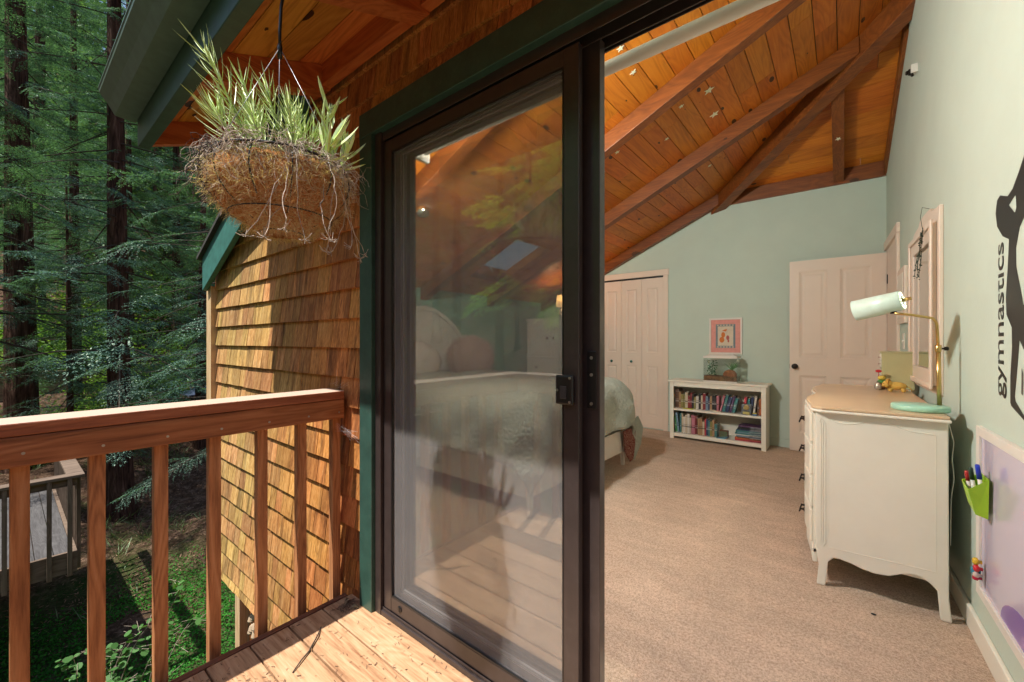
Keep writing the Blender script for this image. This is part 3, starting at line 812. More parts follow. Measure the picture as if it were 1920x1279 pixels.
# --- bifold closet
cl = thing('bifold_closet', 'white panelled bifold closet doors in the far wall behind the foot of the bed', 'closet', (-2.4, 5.5, 0))
m = MB(); m.box(-1.858, -1.796, YF - .024, YF - .001, 0.005, 2.075); m.box(-3.10, -3.038, YF - .024, YF - .001, 0.005, 2.075); m.box(-3.11, -1.786, YF - .026, YF - .001, 2.076, 2.155)
m.build('casing', M_door, cl, bevel=0.003)
MB().box(-3.037, -1.859, YF - .0055, YF - .0006, 2.052, 2.0755).build('gap_shade_strip', M_black, cl)  # black strip painted in for the shade above the door leaves
for i in range(4):
    u0 = -3.036 + i * 0.2945
    m = MB(); P = lambda u, v, w, u0=u0: (u0 + u, YF - .0008 - w, 0.02 + v)
    panel_leaf(m, P, 0.291, 2.03, 0.014, [(0.07, 0.225, 1.02, 1.90), (0.07, 0.225, 0.16, 0.84)], 0.006, 0.014)
    lf = m.build('door_leaf', M_door, cl)
    kx = {0: None, 1: -2.589, 2: -2.294, 3: None}[i]
    if kx: 
        k = MB().lathe([(0.006, 0), (0.007, 0.012), (0.018, 0.018), (0.019, 0.026), (0.010, 0.032)], (kx, YF - .015, 0.915), 16, (0, -1, 0))
        k.build('knob', plain('teal_knob', (0.02, 0.09, 0.075), 0.2), lf, smooth=True)
# --- open door to the hall
dr = thing('bedroom_door', 'white panelled bedroom door standing open against the far wall', 'door', (-0.05, 5.4, 0.0))
m = MB(); P = lambda u, v, w: (-0.452 + u, 5.43 - w, 0.012 + v)
pn = [(0.085, 0.325, 1.005, 1.935), (0.43, 0.675, 1.005, 1.935), (0.085, 0.325, 0.2, 0.82), (0.43, 0.675, 0.2, 0.82)]
panel_leaf(m, P, 0.785, 2.05, 0.035, pn, 0.009, 0.022)
m.build('leaf', M_door, dr)
kb = MB().lathe([(0.030, 0), (0.030, 0.006), (0.011, 0.010), (0.010, 0.03), (0.024, 0.038), (0.027, 0.05), (0.020, 0.062), (0.008, 0.064)], (-0.405, 5.395, 0.925), 20, (0, -1, 0)).build('knob', M_knob, dr, smooth=True)
MB().box(-0.4545, -0.452, 5.402, 5.424, 0.90, 0.95).build('latch', M_knob, dr)
m = MB()
for zz in (1.80, 0.25): m.box(0.3335, 0.345, 5.372, 5.394, zz - .045, zz + .045)
m.build('hinge', M_knob, dr)
# --- hall doorway casing on the right wall
dc = thing('doorway_casing', 'white casing round the hall doorway in the right wall', 'casing', (0.36, 5.0, 0))
m = MB()
def rwbox(m, y0, y1, z0, z1, t0, t1):
    """box on the right wall, from t0 to t1 out of the wall face"""
    m.hexa([(RWX(y0) - t1, y0, z0), (RWX(y0) - t0, y0, z0), (RWX(y1) - t0, y1, z0), (RWX(y1) - t1, y1, z0)],
           [(RWX(y0) - t1, y0, z1), (RWX(y0) - t0, y0, z1), (RWX(y1) - t0, y1, z1), (RWX(y1) - t1, y1, z1)])
rwbox(m, 4.596, 4.68, 0.005, 2.09, 0.0005, 0.022); rwbox(m, 4.588, 5.50, 2.091, 2.173, 0.0005, 0.024)
m.build('casing_board', M_door, dc, bevel=0.004)
m = MB(); rwbox(m, 4.682, 4.73, 0.005, 2.09, 0.0005, 0.012); rwbox(m, 5.40, 5.5, 0.005, 2.09, 0.0005, 0.010)
m.build('jamb', M_door, dc, bevel=0.003)
m = MB(); rwbox(m, 4.731, 5.399, 0.005, 2.09, 0.0005, 0.004); m.build('hall_opening', M_door, dc)
sp_ = MB(); rwbox(sp_, 4.34, 4.42, 1.14, 1.26, 0.0005, 0.006); sw = sp_.build('light_switch', M_cream, None, bevel=0.002)
tag(sw, 'pale light switch plate on the right wall near the doorway', 'light switch')
sp_ = MB(); rwbox(sp_, 4.375, 4.385, 1.19, 1.21, 0.006, 0.014); sp_.build('toggle', M_cream, sw)
# small frame near the doorway
sf = thing('small_frame', 'small white framed panel on the right wall beside the doorway', 'picture frame', (0.37, 4.45, 1.33))
m = MB(); rwbox(m, 4.20, 4.56, 1.335, 1.765, 0.0005, 0.022); m.build('frame', M_door, sf, bevel=0.005)
m = MB(); rwbox(m, 4.24, 4.52, 1.38, 1.72, 0.0225, 0.026); m.build('panel', M_cream, sf, bevel=0.003)

# --- framed print
pf = thing('framed_print', 'white framed print with pink mat and orange figure above the fish tank', 'picture', (-1.107, 5.52, 1.04))
m = MB(); 
def frameY(m, x0, x1, z0, z1, w, y0, y1):
    m.box(x0, x0 + w, y0, y1, z0, z1); m.box(x1 - w, x1, y0, y1, z0, z1); m.box(x0 + w, x1 - w, y0, y1, z0, z0 + w); m.box(x0 + w, x1 - w, y0, y1, z1 - w, z1)
frameY(m, -1.293, -0.928, 1.04, 1.48, 0.02, YF - .022, YF - .001); m.build('frame', M_white, pf, bevel=0.002)
MB().box(-1.272, -0.949, YF - .012, YF - .002, 1.061, 1.459).build('mat', plain('pink_mat', (0.68, 0.30, 0.26), 0.8), pf)
MB().box(-1.218, -1.003, YF - .0135, YF - .0122, 1.115, 1.405).build('border', plain('slate_border', (0.16, 0.22, 0.25), 0.8), pf)
MB().box(-1.196, -1.025, YF - .015, YF - .0137, 1.142, 1.378).build('paper', plain('cream_paper', (0.62, 0.54, 0.42), 0.8), pf)
m = MB(); A = M_orange = plain('orange_ink', (0.55, 0.16, 0.03), 0.8)
m.prism([(-1.15 + 0.028 * math.cos(a), 1.215 + 0.036 * math.sin(a)) for a in np.linspace(0, 5.9, 12)], 'Y', YF - .0158, YF - .0152)
m.prism([(-1.135 + 0.022 * math.cos(a), 1.275 + 0.035 * math.sin(a)) for a in np.linspace(0.4, 6.2, 10)], 'Y', YF - .0165, YF - .0159)
m.prism([(-1.105, 1.315), (-1.09, 1.345), (-1.12, 1.34), (-1.15, 1.325)], 'Y', YF - .0158, YF - .0152)
m.build('printed_shape', M_orange, pf)
m = MB(); m.prism([(-1.085 + 0.018 * math.cos(a), 1.24 + 0.03 * math.sin(a)) for a in np.linspace(0.4, 6.2, 9)], 'Y', YF - .0158, YF - .0152)
m.prism([(-1.078 + 0.01 * math.cos(a), 1.20 + 0.018 * math.sin(a)) for a in np.linspace(0.4, 6.2, 9)], 'Y', YF - .0165, YF - .0159)
m.build('printed_shape', plain('red_ink', (0.42, 0.10, 0.08), 0.8), pf)
M_tile = plain('pale_tiles', (0.50, 0.45, 0.35), 0.8)
for i in range(6):
    for za, zb_ in ((1.384, 1.400), (1.119, 1.136)): MB().box(-1.205 + i * .033, -1.185 + i * .033, YF - .0142, YF - .0136, za, zb_).build('border_tile', M_tile, pf)

# --- bookshelf
bs = thing('bookshelf', 'low cream two shelf bookcase against the mint far wall', 'bookshelf', (-1.15, 5.32, 0))
SX0, SX1, SY0, SY1 = -1.665, -0.645, 5.175, 5.49
MB().box(SX0 - .02, SX1 + .02, SY0 - .02, SY1 + .012, 0.700, 0.722).build('top', M_cream, bs, bevel=0.004)
m = MB(); m.box(SX0, SX0 + .045, SY0, SY0 + .02, 0.0, 0.699); m.box(SX1 - .045, SX1, SY0, SY0 + .02, 0, 0.699)
m.box(SX0 + .046, SX1 - .046, SY0 + .001, SY0 + .019, 0.645, 0.699); m.box(SX0 + .046, SX1 - .046, SY0 + .001, SY0 + .019, 0.035, 0.075)
m.build('face_frame', M_cream, bs, bevel=0.002)
for xa, xb in ((SX0 + .003, SX0 + .022), (SX1 - .022, SX1 - .003)): MB().box(xa, xb, SY0 + .021, SY1, 0.0, 0.699).build('side_panel', M_cream, bs, bevel=0.002)
MB().box(SX0 + .023, SX1 - .023, SY0 + .004, SY1 - .012, 0.352, 0.376).build('shelf', M_cream, bs, bevel=0.002)
MB().box(SX0 + .023, SX1 - .023, SY0 + .021, SY1 - .012, 0.052, 0.072).build('shelf', M_cream, bs, bevel=0.002)
MB().box(SX0 + .023, SX1 - .023, SY1 - .011, SY1, 0.03, 0.699).build('back_panel', M_cream, bs)
# --- books
BC = {'brown': (0.10, 0.045, 0.025), 'dark red': (0.20, 0.02, 0.025), 'olive': (0.22, 0.20, 0.06), 'cream': (0.52, 0.46, 0.34), 'navy': (0.02, 0.035, 0.10),
      'black': (0.012, 0.012, 0.015), 'teal': (0.04, 0.17, 0.18), 'pink': (0.45, 0.17, 0.22), 'grey blue': (0.16, 0.24, 0.32), 'orange': (0.45, 0.12, 0.03),
      'green': (0.05, 0.20, 0.06), 'purple': (0.09, 0.04, 0.11), 'white': (0.60, 0.58, 0.53), 'crimson': (0.42, 0.04, 0.06), 'tan': (0.34, 0.21, 0.11)}
BM = {}
def bookmat(c):
    if c not in BM:
        k = NT('book_' + c.replace(' ', '_')); col = BC[c]
        v = k.coord((3, 3, 24)); n = k.noise(v, 2.5, 2, 0.5)
        alt = tuple(min(1, q * 0.5 + 0.25) for q in col) if max(col) < 0.3 else tuple(q * 0.35 for q in col)
        cc = k.ramp(n, [(0.57, col), (0.60, alt)])
        k.pbr(cc, 0.45); BM[c] = k.m
    return BM[c]
M_pages = plain('book_pages', (0.62, 0.56, 0.44), 0.9)
ORD = ['first', 'second', 'third', 'fourth', 'fifth', 'sixth', 'seventh', 'eighth', 'ninth', 'tenth', 'eleventh', 'twelfth', 'thirteenth', 'fourteenth', 'fifteenth',
       'sixteenth', 'seventeenth', 'eighteenth', 'nineteenth', 'twentieth']
def book(x, z, t, h, d, col, lean, label, group, fwd=0.0):
    o_c = MB(); c, s = math.cos(lean), math.sin(lean)
    y0 = SY0 + 0.05 + fwd
    def P(a, b): return (x + a * c + b * s, z + b * c - a * s)
    def bx(mb, a0, a1, b0, b1, ya, yb):
        q = [P(a0, b0), P(a1, b0), P(a1, b1), P(a0, b1)]
        mb.prism(q, 'Y', ya, yb)
    bx(o_c, 0, t * .12, 0, h, y0, y0 + d); bx(o_c, t * .88, t, 0, h, y0, y0 + d); bx(o_c, t * .12 + .0002, t * .88 - .0002, 0, h, y0, y0 + .003)
    o = o_c.build('book', bookmat(col)); tag(o, label, 'book', group)
    p = MB(); bx(p, t * .13, t * .87, .003, h - .003, y0 + .0035, y0 + d - .002); p.build('pages', M_pages, o)
    return o
rng = random.Random(21)
seqU = ['brown', 'brown', 'tan', 'olive', 'olive', 'cream', 'dark red', 'dark red', 'black', 'olive', 'white', 'black', 'cream', 'dark red', 'grey blue', 'navy', 'tan', 'black', 'black', 'pink', 'pink', 'teal', 'navy',
        'purple', 'teal', 'purple', 'grey blue', 'brown', 'orange', 'crimson', 'navy', 'purple', 'black']
x = SX0 + 0.05; cnt = {}
def lab(col, shelf):
    cnt[(col, shelf)] = cnt.get((col, shelf), 0) + 1
    n = cnt[(col, shelf)]; tot = None
    return f'{ORD[n - 1]} {col} book from the left on the {shelf} shelf of the bookcase'
n = 0
while x < SX1 - 0.33 and n < len(seqU):
    t = rng.uniform(0.017, 0.032) * (1.5 if n == 17 else 1)
    h = rng.uniform(0.165, 0.225) - (0.02 if n > 5 else 0) + (0.02 if n < 3 else 0)
    lean = 0.0 if n < 20 else 0.22 + 0.02 * (n - 20) * rng.uniform(.4, 1.0) * 0.5
    col = seqU[n]
    if lean: x += 0.004
    book(x, 0.377 + (t * math.sin(lean)), t, h, rng.uniform(.12, .17), col, lean, lab(col, 'upper'), 'books on the upper shelf of the bookcase', rng.uniform(0, .02))
    x += t / math.cos(lean) + 0.001 + (0.0 if n < 20 else .002); n += 1
xr = SX1 - 0.048
for i, col in enumerate(['orange', 'brown', 'white', 'navy', 'teal', 'crimson']):
    t = rng.uniform(.018, .026); xr -= t + .001 + (.008 if i > 1 else 0)
    ln = 0.0 if i < 2 else 0.12
    book(xr - (0.016 if ln else 0), 0.377 + t * math.sin(ln), t, rng.uniform(.17, .215), .14, col, ln, f'{col} book {"standing" if i < 2 else "leaning"} near the right end of the upper shelf', 'books on the upper shelf of the bookcase')
seqL = ['green', 'grey blue', 'teal', 'cream', 'white', 'cream', 'white', 'cream', 'pink', 'pink', 'dark red', 'brown', 'tan', 'tan', 'cream', 'crimson', 'navy', 'teal', 'olive', 'tan', 'teal', 'navy', 'pink']
x = SX0 + 0.052; n = 0
while x < SX0 + 0.52 and n < len(seqL):
    t = rng.uniform(0.013, 0.026); h = rng.uniform(.20, .245) if n < 14 else rng.uniform(.15, .20)
    lean = 0.12 if n < 2 else (0.05 if n > 20 else 0)
    book(x, 0.073 + t * math.sin(lean), t, h, rng.uniform(.14, .19), seqL[n], -lean if n < 2 else lean, lab(seqL[n], 'lower'), 'books on the lower shelf of the bookcase', rng.uniform(0, .02)); x += t + .0015; n += 1
# flat stack
z = 0.073
stk = [('crimson', .018), ('orange', .014), ('brown', .012), ('grey blue', .012), ('white', .012), ('teal', .014), ('grey blue', .012), ('teal', .015), ('navy', .012), ('black', .014), ('black', .012), ('purple', .014)]
for i, (col, t) in enumerate(stk):
    w = rng.uniform(.22, .27) - (0.03 if i > 8 else 0); dx = rng.uniform(-.012, .012)
    y0 = SY0 + .045 + rng.uniform(0, .02); x1 = SX1 - .05 + min(dx, 0); x0_ = x1 - w
    m = MB(); m.box(x0_, x1, y0, y0 + .2, z, z + t * .15); m.box(x0_, x1, y0, y0 + .2, z + t * .85, z + t); m.box(x0_, x1, y0, y0 + .003, z + t * .15 + .0001, z + t * .85 - .0001)
    nm = 'lowest' if i == 0 else 'topmost' if i == len(stk) - 1 else ORD[i]
    o = m.build('book', bookmat(col)); tag(o, f'{col} flat book, {nm}{" from the bottom" if 0 < i < len(stk) - 1 else ""} of the stack on the lower shelf', 'book', 'flat books in the stack on the lower shelf')
    MB().box(x0_ + .003, x1 - .003, y0 + .0035, y0 + .198, z + t * .16, z + t * .84).build('pages', M_pages, o)
    z += t + .001
# small things on the shelves
pq = thing('award_plaque', 'black award plaque with gold medal and gold plate on the upper shelf', 'plaque', (-0.83, 5.21, 0.377))
m = MB(); m.hexa([(-0.885, 5.185, .377), (-0.785, 5.185, .377), (-0.785, 5.20, .377), (-0.885, 5.20, .377)], [(-0.885, 5.205, .495), (-0.785, 5.205, .495), (-0.785, 5.22, .495), (-0.885, 5.22, .495)])
m.build('board', M_black, pq)
MB().lathe([(0.028, 0), (0.028, .004), (0.02, .006)], (-0.835, 5.198, .458), 20, (0, -1, 0)).build('medal', plain('dull_gold', (.35, .26, .10), .4, .6), pq)
MB().box(-0.868, -0.802, 5.180, 5.186, .385, .412).build('name_plate', plain('gold_plate', (.55, .48, .16), .4, .3), pq)
o = MB().box(-1.51, -1.40, 5.18, 5.22, .3765, .385).build('sticky_pad', plain('yellow_pad', (.5, .48, .05), .7)); tag(o, 'flat yellow pad lying on the upper shelf edge', 'pad')
m = MB(); m.ball((-1.17, 5.20, .387), (.035, .015, .010)); m.ball((-1.12, 5.20, .383), (.03, .014, .006)); m.ball((-1.20, 5.20, .39), (.014, .01, .008))
tag(m.build('shell', plain('shell_cream', (.6, .5, .38), .6), smooth=True), 'small cream seashell lying on the upper shelf of the bookcase', 'shell')
m = MB(); m.box(-0.775, -0.735, 5.182, 5.192, .377, .395); o = m.build('toy_block', plain('blue_block', (.05, .16, .32), .5)); tag(o, 'small blue and yellow box at the right of the plaque', 'box')
MB().box(-0.775, -0.735, 5.183, 5.191, .3955, .410).build('lid', plain('yellow_lid', (.5, .38, .05), .5), o)
o = MB().box(-1.125, -1.035, 5.26, 5.32, .073, .155).build('trinket_box', plain('brown_box', (.16, .06, .03), .6), bevel=.003); tag(o, 'small brown box with green lid standing on the lower shelf', 'box')
MB().box(-1.118, -1.042, 5.256, 5.2595, .08, .148).build('panel', plain('box_green', (.10, .13, .07), .6), o)
m = MB(); m.hexa([(-1.15, 5.18, .073), (-1.05, 5.18, .073), (-1.05, 5.24, .073), (-1.15, 5.24, .073)], [(-1.13, 5.18, .079), (-1.02, 5.18, .099), (-1.02, 5.24, .099), (-1.13, 5.24, .079)])
tag(m.build('notebook', plain('blue_notebook', (.10, .26, .36), .6)), 'blue notebook lying tilted on the lower shelf before the brown box', 'notebook')
# --- fish tank
aq = thing('fish_tank', 'small glass fish tank with white lid and green plants on the bookcase', 'fish tank', (-1.105, 5.31, .722))
AX0, AX1, AY0, AY1 = -1.285, -.93, 5.21, 5.41
MB().box(AX0 - .004, AX1 + .004, AY0 - .004, AY1 + .004, .7225, .735).build('base', M_white, aq, bevel=.002)
MB().box(AX0 - .004, AX1 + .004, AY0 - .004, AY1 + .004, .998, 1.025).build('lid', M_white, aq, bevel=.004)
MB().hexa([(AX0 + .02, AY0 + .02, 1.0255), (AX1 - .02, AY0 + .02, 1.0255), (AX1 - .02, AY1 - .02, 1.0255), (AX0 + .02, AY1 - .02, 1.0255)], [(AX0 + .05, AY0 + .05, 1.045), (AX1 - .05, AY0 + .05, 1.045), (AX1 - .05, AY1 - .03, 1.045), (AX0 + .05, AY1 - .03, 1.045)]).build('hood', M_white, aq, bevel=.003)
m = MB(); m.box(AX0, AX1, AY0, AY0 + .003, .736, .997); m.box(AX0, AX1, AY1 - .003, AY1, .736, .997); m.box(AX0, AX0 + .003, AY0 + .0031, AY1 - .0031, .736, .997); m.box(AX1 - .003, AX1, AY0 + .0031, AY1 - .0031, .736, .997)
m.build('glass_walls', M_glassc, aq)
MB().box(AX0 + .004, AX1 - .004, AY0 + .004, AY1 - .004, .736, .79).build('gravel', plain('gravel', (.16, .08, .035), .9, var=.6), aq)
m = MB(); m.ball((-1.02, 5.30, .80), (.075, .05, .07), 12, 8); m.build('rock', plain('terracotta_rock', (.30, .10, .035), .9, var=.3), aq, smooth=True)
m = MB(); rr = random.Random(5)
def blades(m, c, n, L, w, spread, rr, curve=.4, seg=4):
    for _ in range(n):
        a = rr.uniform(0, 6.28); r = rr.uniform(0, spread); l = L * rr.uniform(.6, 1)
        d = Vector((math.cos(a) * r, math.sin(a) * r, 1)).normalized(); side = d.cross(Vector((math.cos(a + 1), math.sin(a + 1), .1))).normalized()
        p = Vector(c); prev = None
        for s_ in range(seg + 1):
            t = s_ / seg; ww = w * (1 - t ** 1.6) * (0.5 + min(t * 3, .5)) + .0004
            q = p + d * l * t + Vector((math.cos(a), math.sin(a), -.3)) * curve * l * t * t * r
            cur = (q - side * ww, q + side * ww)
            if prev: m.poly([prev[0], prev[1], cur[1], cur[0]])
            prev = cur
blades(m, (-1.0, 5.29, .86), 26, .12, .005, .9, rr)
m.build('tank_plant', plain('plastic_green', (.06, .26, .05), .5), aq)
m = MB()
for _ in range(90):
    c = (-1.21 + rr.uniform(-.05, .05), 5.30 + rr.uniform(-.05, .05), .80 + rr.uniform(0, .17)); a = Vector((rr.uniform(-1, 1), rr.uniform(-1, 1), rr.uniform(-1, 1))).normalized() * .014; b = a.orthogonal().normalized() * .008
    m.poly([Vector(c) - a, Vector(c) - b, Vector(c) + a, Vector(c) + b])
m.build('tank_plant', plain('plastic_dark_green', (.02, .12, .04), .5), aq)
# --- bed
bed = thing('bed', 'white wooden bed with arched headboard seen through the screen', 'bed', (-2.7, 3.0, 0))
BY0, BY1 = 2.22, 3.79
MB().box(-1.675, -1.645, BY0 + .03, BY1 - .03, .135, .345).build('foot_rail', M_white, bed, bevel=.004)
MB().box(-3.70, -1.676, BY1 - .031, BY1 - .004, .135, .345).build('side_rail', M_white, bed, bevel=.003)
MB().box(-3.70, -1.676, BY0 + .004, BY0 + .031, .135, .345).build('side_rail', M_white, bed, bevel=.003)
for yy_ in (BY0 + .028, BY1 - .028):
    m = MB(); m.hexa([(-1.672, yy_ - .016, 0.004), (-1.642, yy_ - .016, 0.004), (-1.642, yy_ + .016, 0.004), (-1.672, yy_ + .016, 0.004)],
                     [(-1.680, yy_ - .024, .36), (-1.634, yy_ - .024, .36), (-1.634, yy_ + .024, .36), (-1.680, yy_ + .024, .36)])
    m.build('leg', M_white, bed, bevel=.003)
arch = [(BY0 - .02, 0.2), (BY0 - .02, 1.14)]
half = [(3.78, 1.145), (3.70, 1.19), (3.62, 1.25), (3.56, 1.32), (3.48, 1.40), (3.36, 1.485), (3.24, 1.55), (3.12, 1.59), (3.0, 1.605)]
poly = [(y_, z_) for y_, z_ in half] + [(6.0 - y_, z_) for y_, z_ in half[::-1][1:]]
poly = [(3.78, .2)] + poly + [(2.22, .2)]
MB().prism(poly, 'X', -3.76, -3.725).build('headboard', M_white, bed, bevel=.004)
m = MB(); inner = [(3.0 + (y_ - 3.0) * .93, .8 + (z_ - .8) * .94) for y_, z_ in half]; inner2 = [(3.0 + (y_ - 3.0) * .88, .8 + (z_ - .8) * .90) for y_, z_ in half]
full = lambda h: [(a, b) for a, b in h] + [(6 - a, b) for a, b in h[::-1][1:]]
fo, fi = full([(3.0 + (a - 3.0), b + .0) for a, b in half]), full(inner)
for i in range(len(fo) - 1):
    a, b, c, d = fo[i], fo[i + 1], fi[i + 1], fi[i]
    m.prism([a, b, c, d], 'X', -3.7245, -3.705)
m.build('headboard_moulding', M_white, bed)
for yy_ in (3.81, 2.19):
    m = MB(); m.box(-3.765, -3.715, yy_ - .027, yy_ + .027, .004, 1.16); m.lathe([(.02, 1.161), (.026, 1.18), (.014, 1.20), (.012, 1.22), (.024, 1.24), (.022, 1.265), (.006, 1.28)], (-3.74, yy_, 0), 14)
    m.build('post', M_white, bed, bevel=.003)
MB().box(-3.70, -1.70, BY0 + .035, BY1 - .035, .30, .70).build('mattress', plain('mattress', (.6, .58, .52), .9), bed, bevel=.05)
# duvet: cloth draped over the mattress
def duvet():
    X0, X1, Y0, Y1, zt = -3.55, -1.76, 2.34, 3.68, .855
    ov = .56; n = 76; v = []; rr = np.random.RandomState(4)
    ph = rr.rand(12) * 6.28
    for i in range(n + 1):
        for j in range(n + 1):
            a = X0 + (X1 + ov - X0) * i / n; b = (Y0 - ov) + (Y1 - Y0 + 2 * ov) * j / n
            ex = max(a - X1, 0); ey = max(b - Y1, 0) - max(Y0 - b, 0); cx, cy_ = min(a, X1), min(max(b, Y0), Y1)
            e = math.hypot(ex, ey)
            if e > 0:
                ux, uy = ex / e, ey / e; r = .22
                th = min(e / r, 1.42); out = r * math.sin(th) * .95; dn = r * (1 - math.cos(th))
                if e > r * 1.42: q = e - r * 1.42; dn += q * .985; out += q * .10
                w = .012 * math.sin(9 * (a + b) + ph[0]) * min(e * 3, 1) + .014 * math.sin(17 * (b - a) + ph[1]) * min(e * 3, 1)
                x_ = cx + ux * (out + w); y_ = cy_ + uy * (out + w); z_ = zt - dn
            else: x_, y_, z_ = a, b, zt
            z_ += .012 * math.sin(5 * a + ph[2]) * math.sin(6 * b + ph[3]) + .006 * math.sin(14 * a + 9 * b + ph[4]) * (1 if e < .2 else .3)
            z_ -= .05 * max(0, (abs(b - 3.0) - .4)) 
            v.append((x_, y_, max(z_, .03)))
    f = np.array([(i * (n + 1) + j, (i + 1) * (n + 1) + j, (i + 1) * (n + 1) + j + 1, i * (n + 1) + j + 1) for i in range(n) for j in range(n)])
    return v, f
k = NT('quilted_duvet'); vv = k.coord((1, 1, 1)); vo = k.n('ShaderNodeTexVoronoi', feature='DISTANCE_TO_EDGE'); vo.inputs['Scale'].default_value = 26; k.l(vv, vo.inputs['Vector'])
nn = k.noise(vv, 3, 4); c = k.ramp(nn, [(.3, (.33, .38, .34)), (.7, (.43, .47, .41))]); hh = k.math('ADD', k.math('MULTIPLY', vo.outputs['Distance'], 4.0), k.math('MULTIPLY', k.noise(vv, 30, 3), .5))
k.pbr(c, .85, 0, k.bump(hh, .55, .006), .15); M_duvet = k.m
v, f = duvet(); dv = mk('duvet', v, f, M_duvet, None, smooth=True, solid=.022)
tag(dv, 'pale green quilted duvet draped over the bed', 'duvet')
k = NT('red_paisley'); vv = k.coord(); vo = k.n('ShaderNodeTexVoronoi', feature='F1'); vo.inputs['Scale'].default_value = 34; k.l(vv, vo.inputs['Vector'])
wv = k.math('FRACT', k.math('MULTIPLY', vo.outputs['Distance'], 3.0)); c = k.ramp(wv, [(.35, (.13, .012, .012)), (.55, (.20, .03, .022)), (.70, (.30, .20, .15))]); k.pbr(c, .85); M_red = k.m
m = MB()
pt = [(-1.545, 3.70, .35), (-1.52, 3.78, .37), (-1.50, 3.86, .35), (-1.505, 3.865, .20), (-1.52, 3.86, .06), (-1.53, 3.82, .04), (-1.545, 3.74, .15)]; pt = [(a - .055, b - .035, c) for a, b, c in pt]
m.poly(pt); m.poly([(p[0] - .012, p[1] - .004, p[2]) for p in pt][::-1])
for i in range(len(pt)):
    a, b = pt[i], pt[(i + 1) % len(pt)]; m.poly([a, (a[0] - .012, a[1] - .004, a[2]), (b[0] - .012, b[1] - .004, b[2]), b])
m.build('patterned_lining', M_red, dv)
m = MB(); pt = [(-1.505, 3.855, .44), (-1.49, 3.91, .47), (-1.46, 3.955, .36), (-1.475, 3.94, .20), (-1.515, 3.88, .05), (-1.505, 3.868, .20)]; pt = [(a - .055, b - .035, c) for a, b, c in pt]
m.poly(pt); m.poly([(p[0] - .012, p[1] - .004, p[2]) for p in pt][::-1])
for i in range(len(pt)):
    a, b = pt[i], pt[(i + 1) % len(pt)]; m.poly([a, (a[0] - .012, a[1] - .004, a[2]), (b[0] - .012, b[1] - .004, b[2]), b])
m.build('corner_flap', M_duvet, dv)
# fur pillow
k = NT('mauve_fur'); k.pbr((.52, .40, .36), .95, spec=.1); M_fur = k.m
rr = np.random.RandomState(8); pil = MB(); C0 = Vector((-3.40, 3.45, 1.02))
pil.ball(C0, (.15, .33, .22), 24, 14); 
pl = pil.build('fur_pillow', M_fur, None, smooth=True); tag(pl, 'fluffy mauve fur pillow leaning on the arched headboard', 'pillow')
q = []; 
for _ in range(5000):
    d = Vector(rr.normal(size=3)).normalized(); p = Vector((C0.x + d.x * .15, C0.y + d.y * .33, C0.z + d.z * .22)); n_ = Vector((d.x / .15, d.y / .33, d.z / .22)).normalized()
    t = (n_ + Vector(rr.normal(size=3)) * .5 + Vector((0, 0, -.5))).normalized() * rr.uniform(.03, .065); s_ = t.orthogonal().normalized() * .0022
    q += [p - s_, p + s_, p + t + s_ * .2, p + t - s_ * .2]
mk('fur', [tuple(a) for a in q], np.arange(len(q)).reshape(-1, 4), M_fur, pl)
m = MB(); m.ball((-3.42, 2.65, .98), (.13, .34, .22), 20, 12); tag(m.build('pillow', plain('linen', (.6, .55, .5), .9), smooth=True), 'plain pillow at the near side of the bed head', 'pillow')
# --- armoire and its lamp
ar = thing('armoire', 'grey white armoire with two beadboard doors beyond the bed', 'armoire', (-3.15, 5.0, 0))
AX0, AX1, AY0, AY1 = -3.57, -2.72, 4.76, 5.30
MB().box(AX0, AX1, AY0 + .02, AY1, .06, 1.49).build('cabinet', M_white, ar, bevel=.003)
MB().box(AX0 - .02, AX1 + .02, AY0 - .005, AY1 + .01, 1.491, 1.52).build('top', M_white, ar, bevel=.005)
MB().box(AX0 - .012, AX1 + .012, AY0 - .002, AY1, .955, .985).build('waist_moulding', M_white, ar, bevel=.006)
MB().box(AX0 - .005, AX1 + .005, AY0 + .01, AY1, 0.004, .1).build('plinth', M_white, ar, bevel=.005)
for i in range(2):
    xa = AX0 + .04 + i * .39; m = MB(); w_ = .38
    m.box(xa, xa + .05, AY0 + .001, AY0 + .0195, 1.005, 1.47); m.box(xa + w_ - .05, xa + w_, AY0 + .001, AY0 + .0195, 1.005, 1.47)
    m.box(xa + .05, xa + w_ - .05, AY0 + .002, AY0 + .0195, 1.005, 1.055); m.box(xa + .05, xa + w_ - .05, AY0 + .002, AY0 + .0195, 1.42, 1.47)
    for b in range(7): m.box(xa + .051 + b * .04, xa + .051 + b * .04 + .037, AY0 + .010, AY0 + .0195, 1.056, 1.419)
    d_ = m.build('cabinet_door', M_white, ar, bevel=.0015)
    MB().lathe([(.006, 0), (.008, .012), (.017, .018), (.014, .028), (.004, .031)], (xa + (w_ - .045 if i == 0 else .045), AY0 + .001, 1.24), 14, (0, -1, 0)).build('knob', M_knob, d_, smooth=True)
for (za, zb_) in ((.72, .94), (.47, .70), (.13, .45)):
    d_ = MB().box(AX0 + .04, AX1 - .04, AY0 + .0015, AY0 + .0195, za, zb_).build('drawer', M_white, ar, bevel=.004)
    for xx in (-3.38, -2.90):
        MB().lathe([(.006, 0), (.008, .012), (.017, .018), (.014, .028), (.004, .031)], (xx, AY0 + .001, (za + zb_) / 2), 14, (0, -1, 0)).build('knob', M_knob, d_, smooth=True)
tl = thing('table_lamp', 'small lit table lamp with cream shade on top of the armoire', 'lamp', (-3.06, 4.93, 1.521))
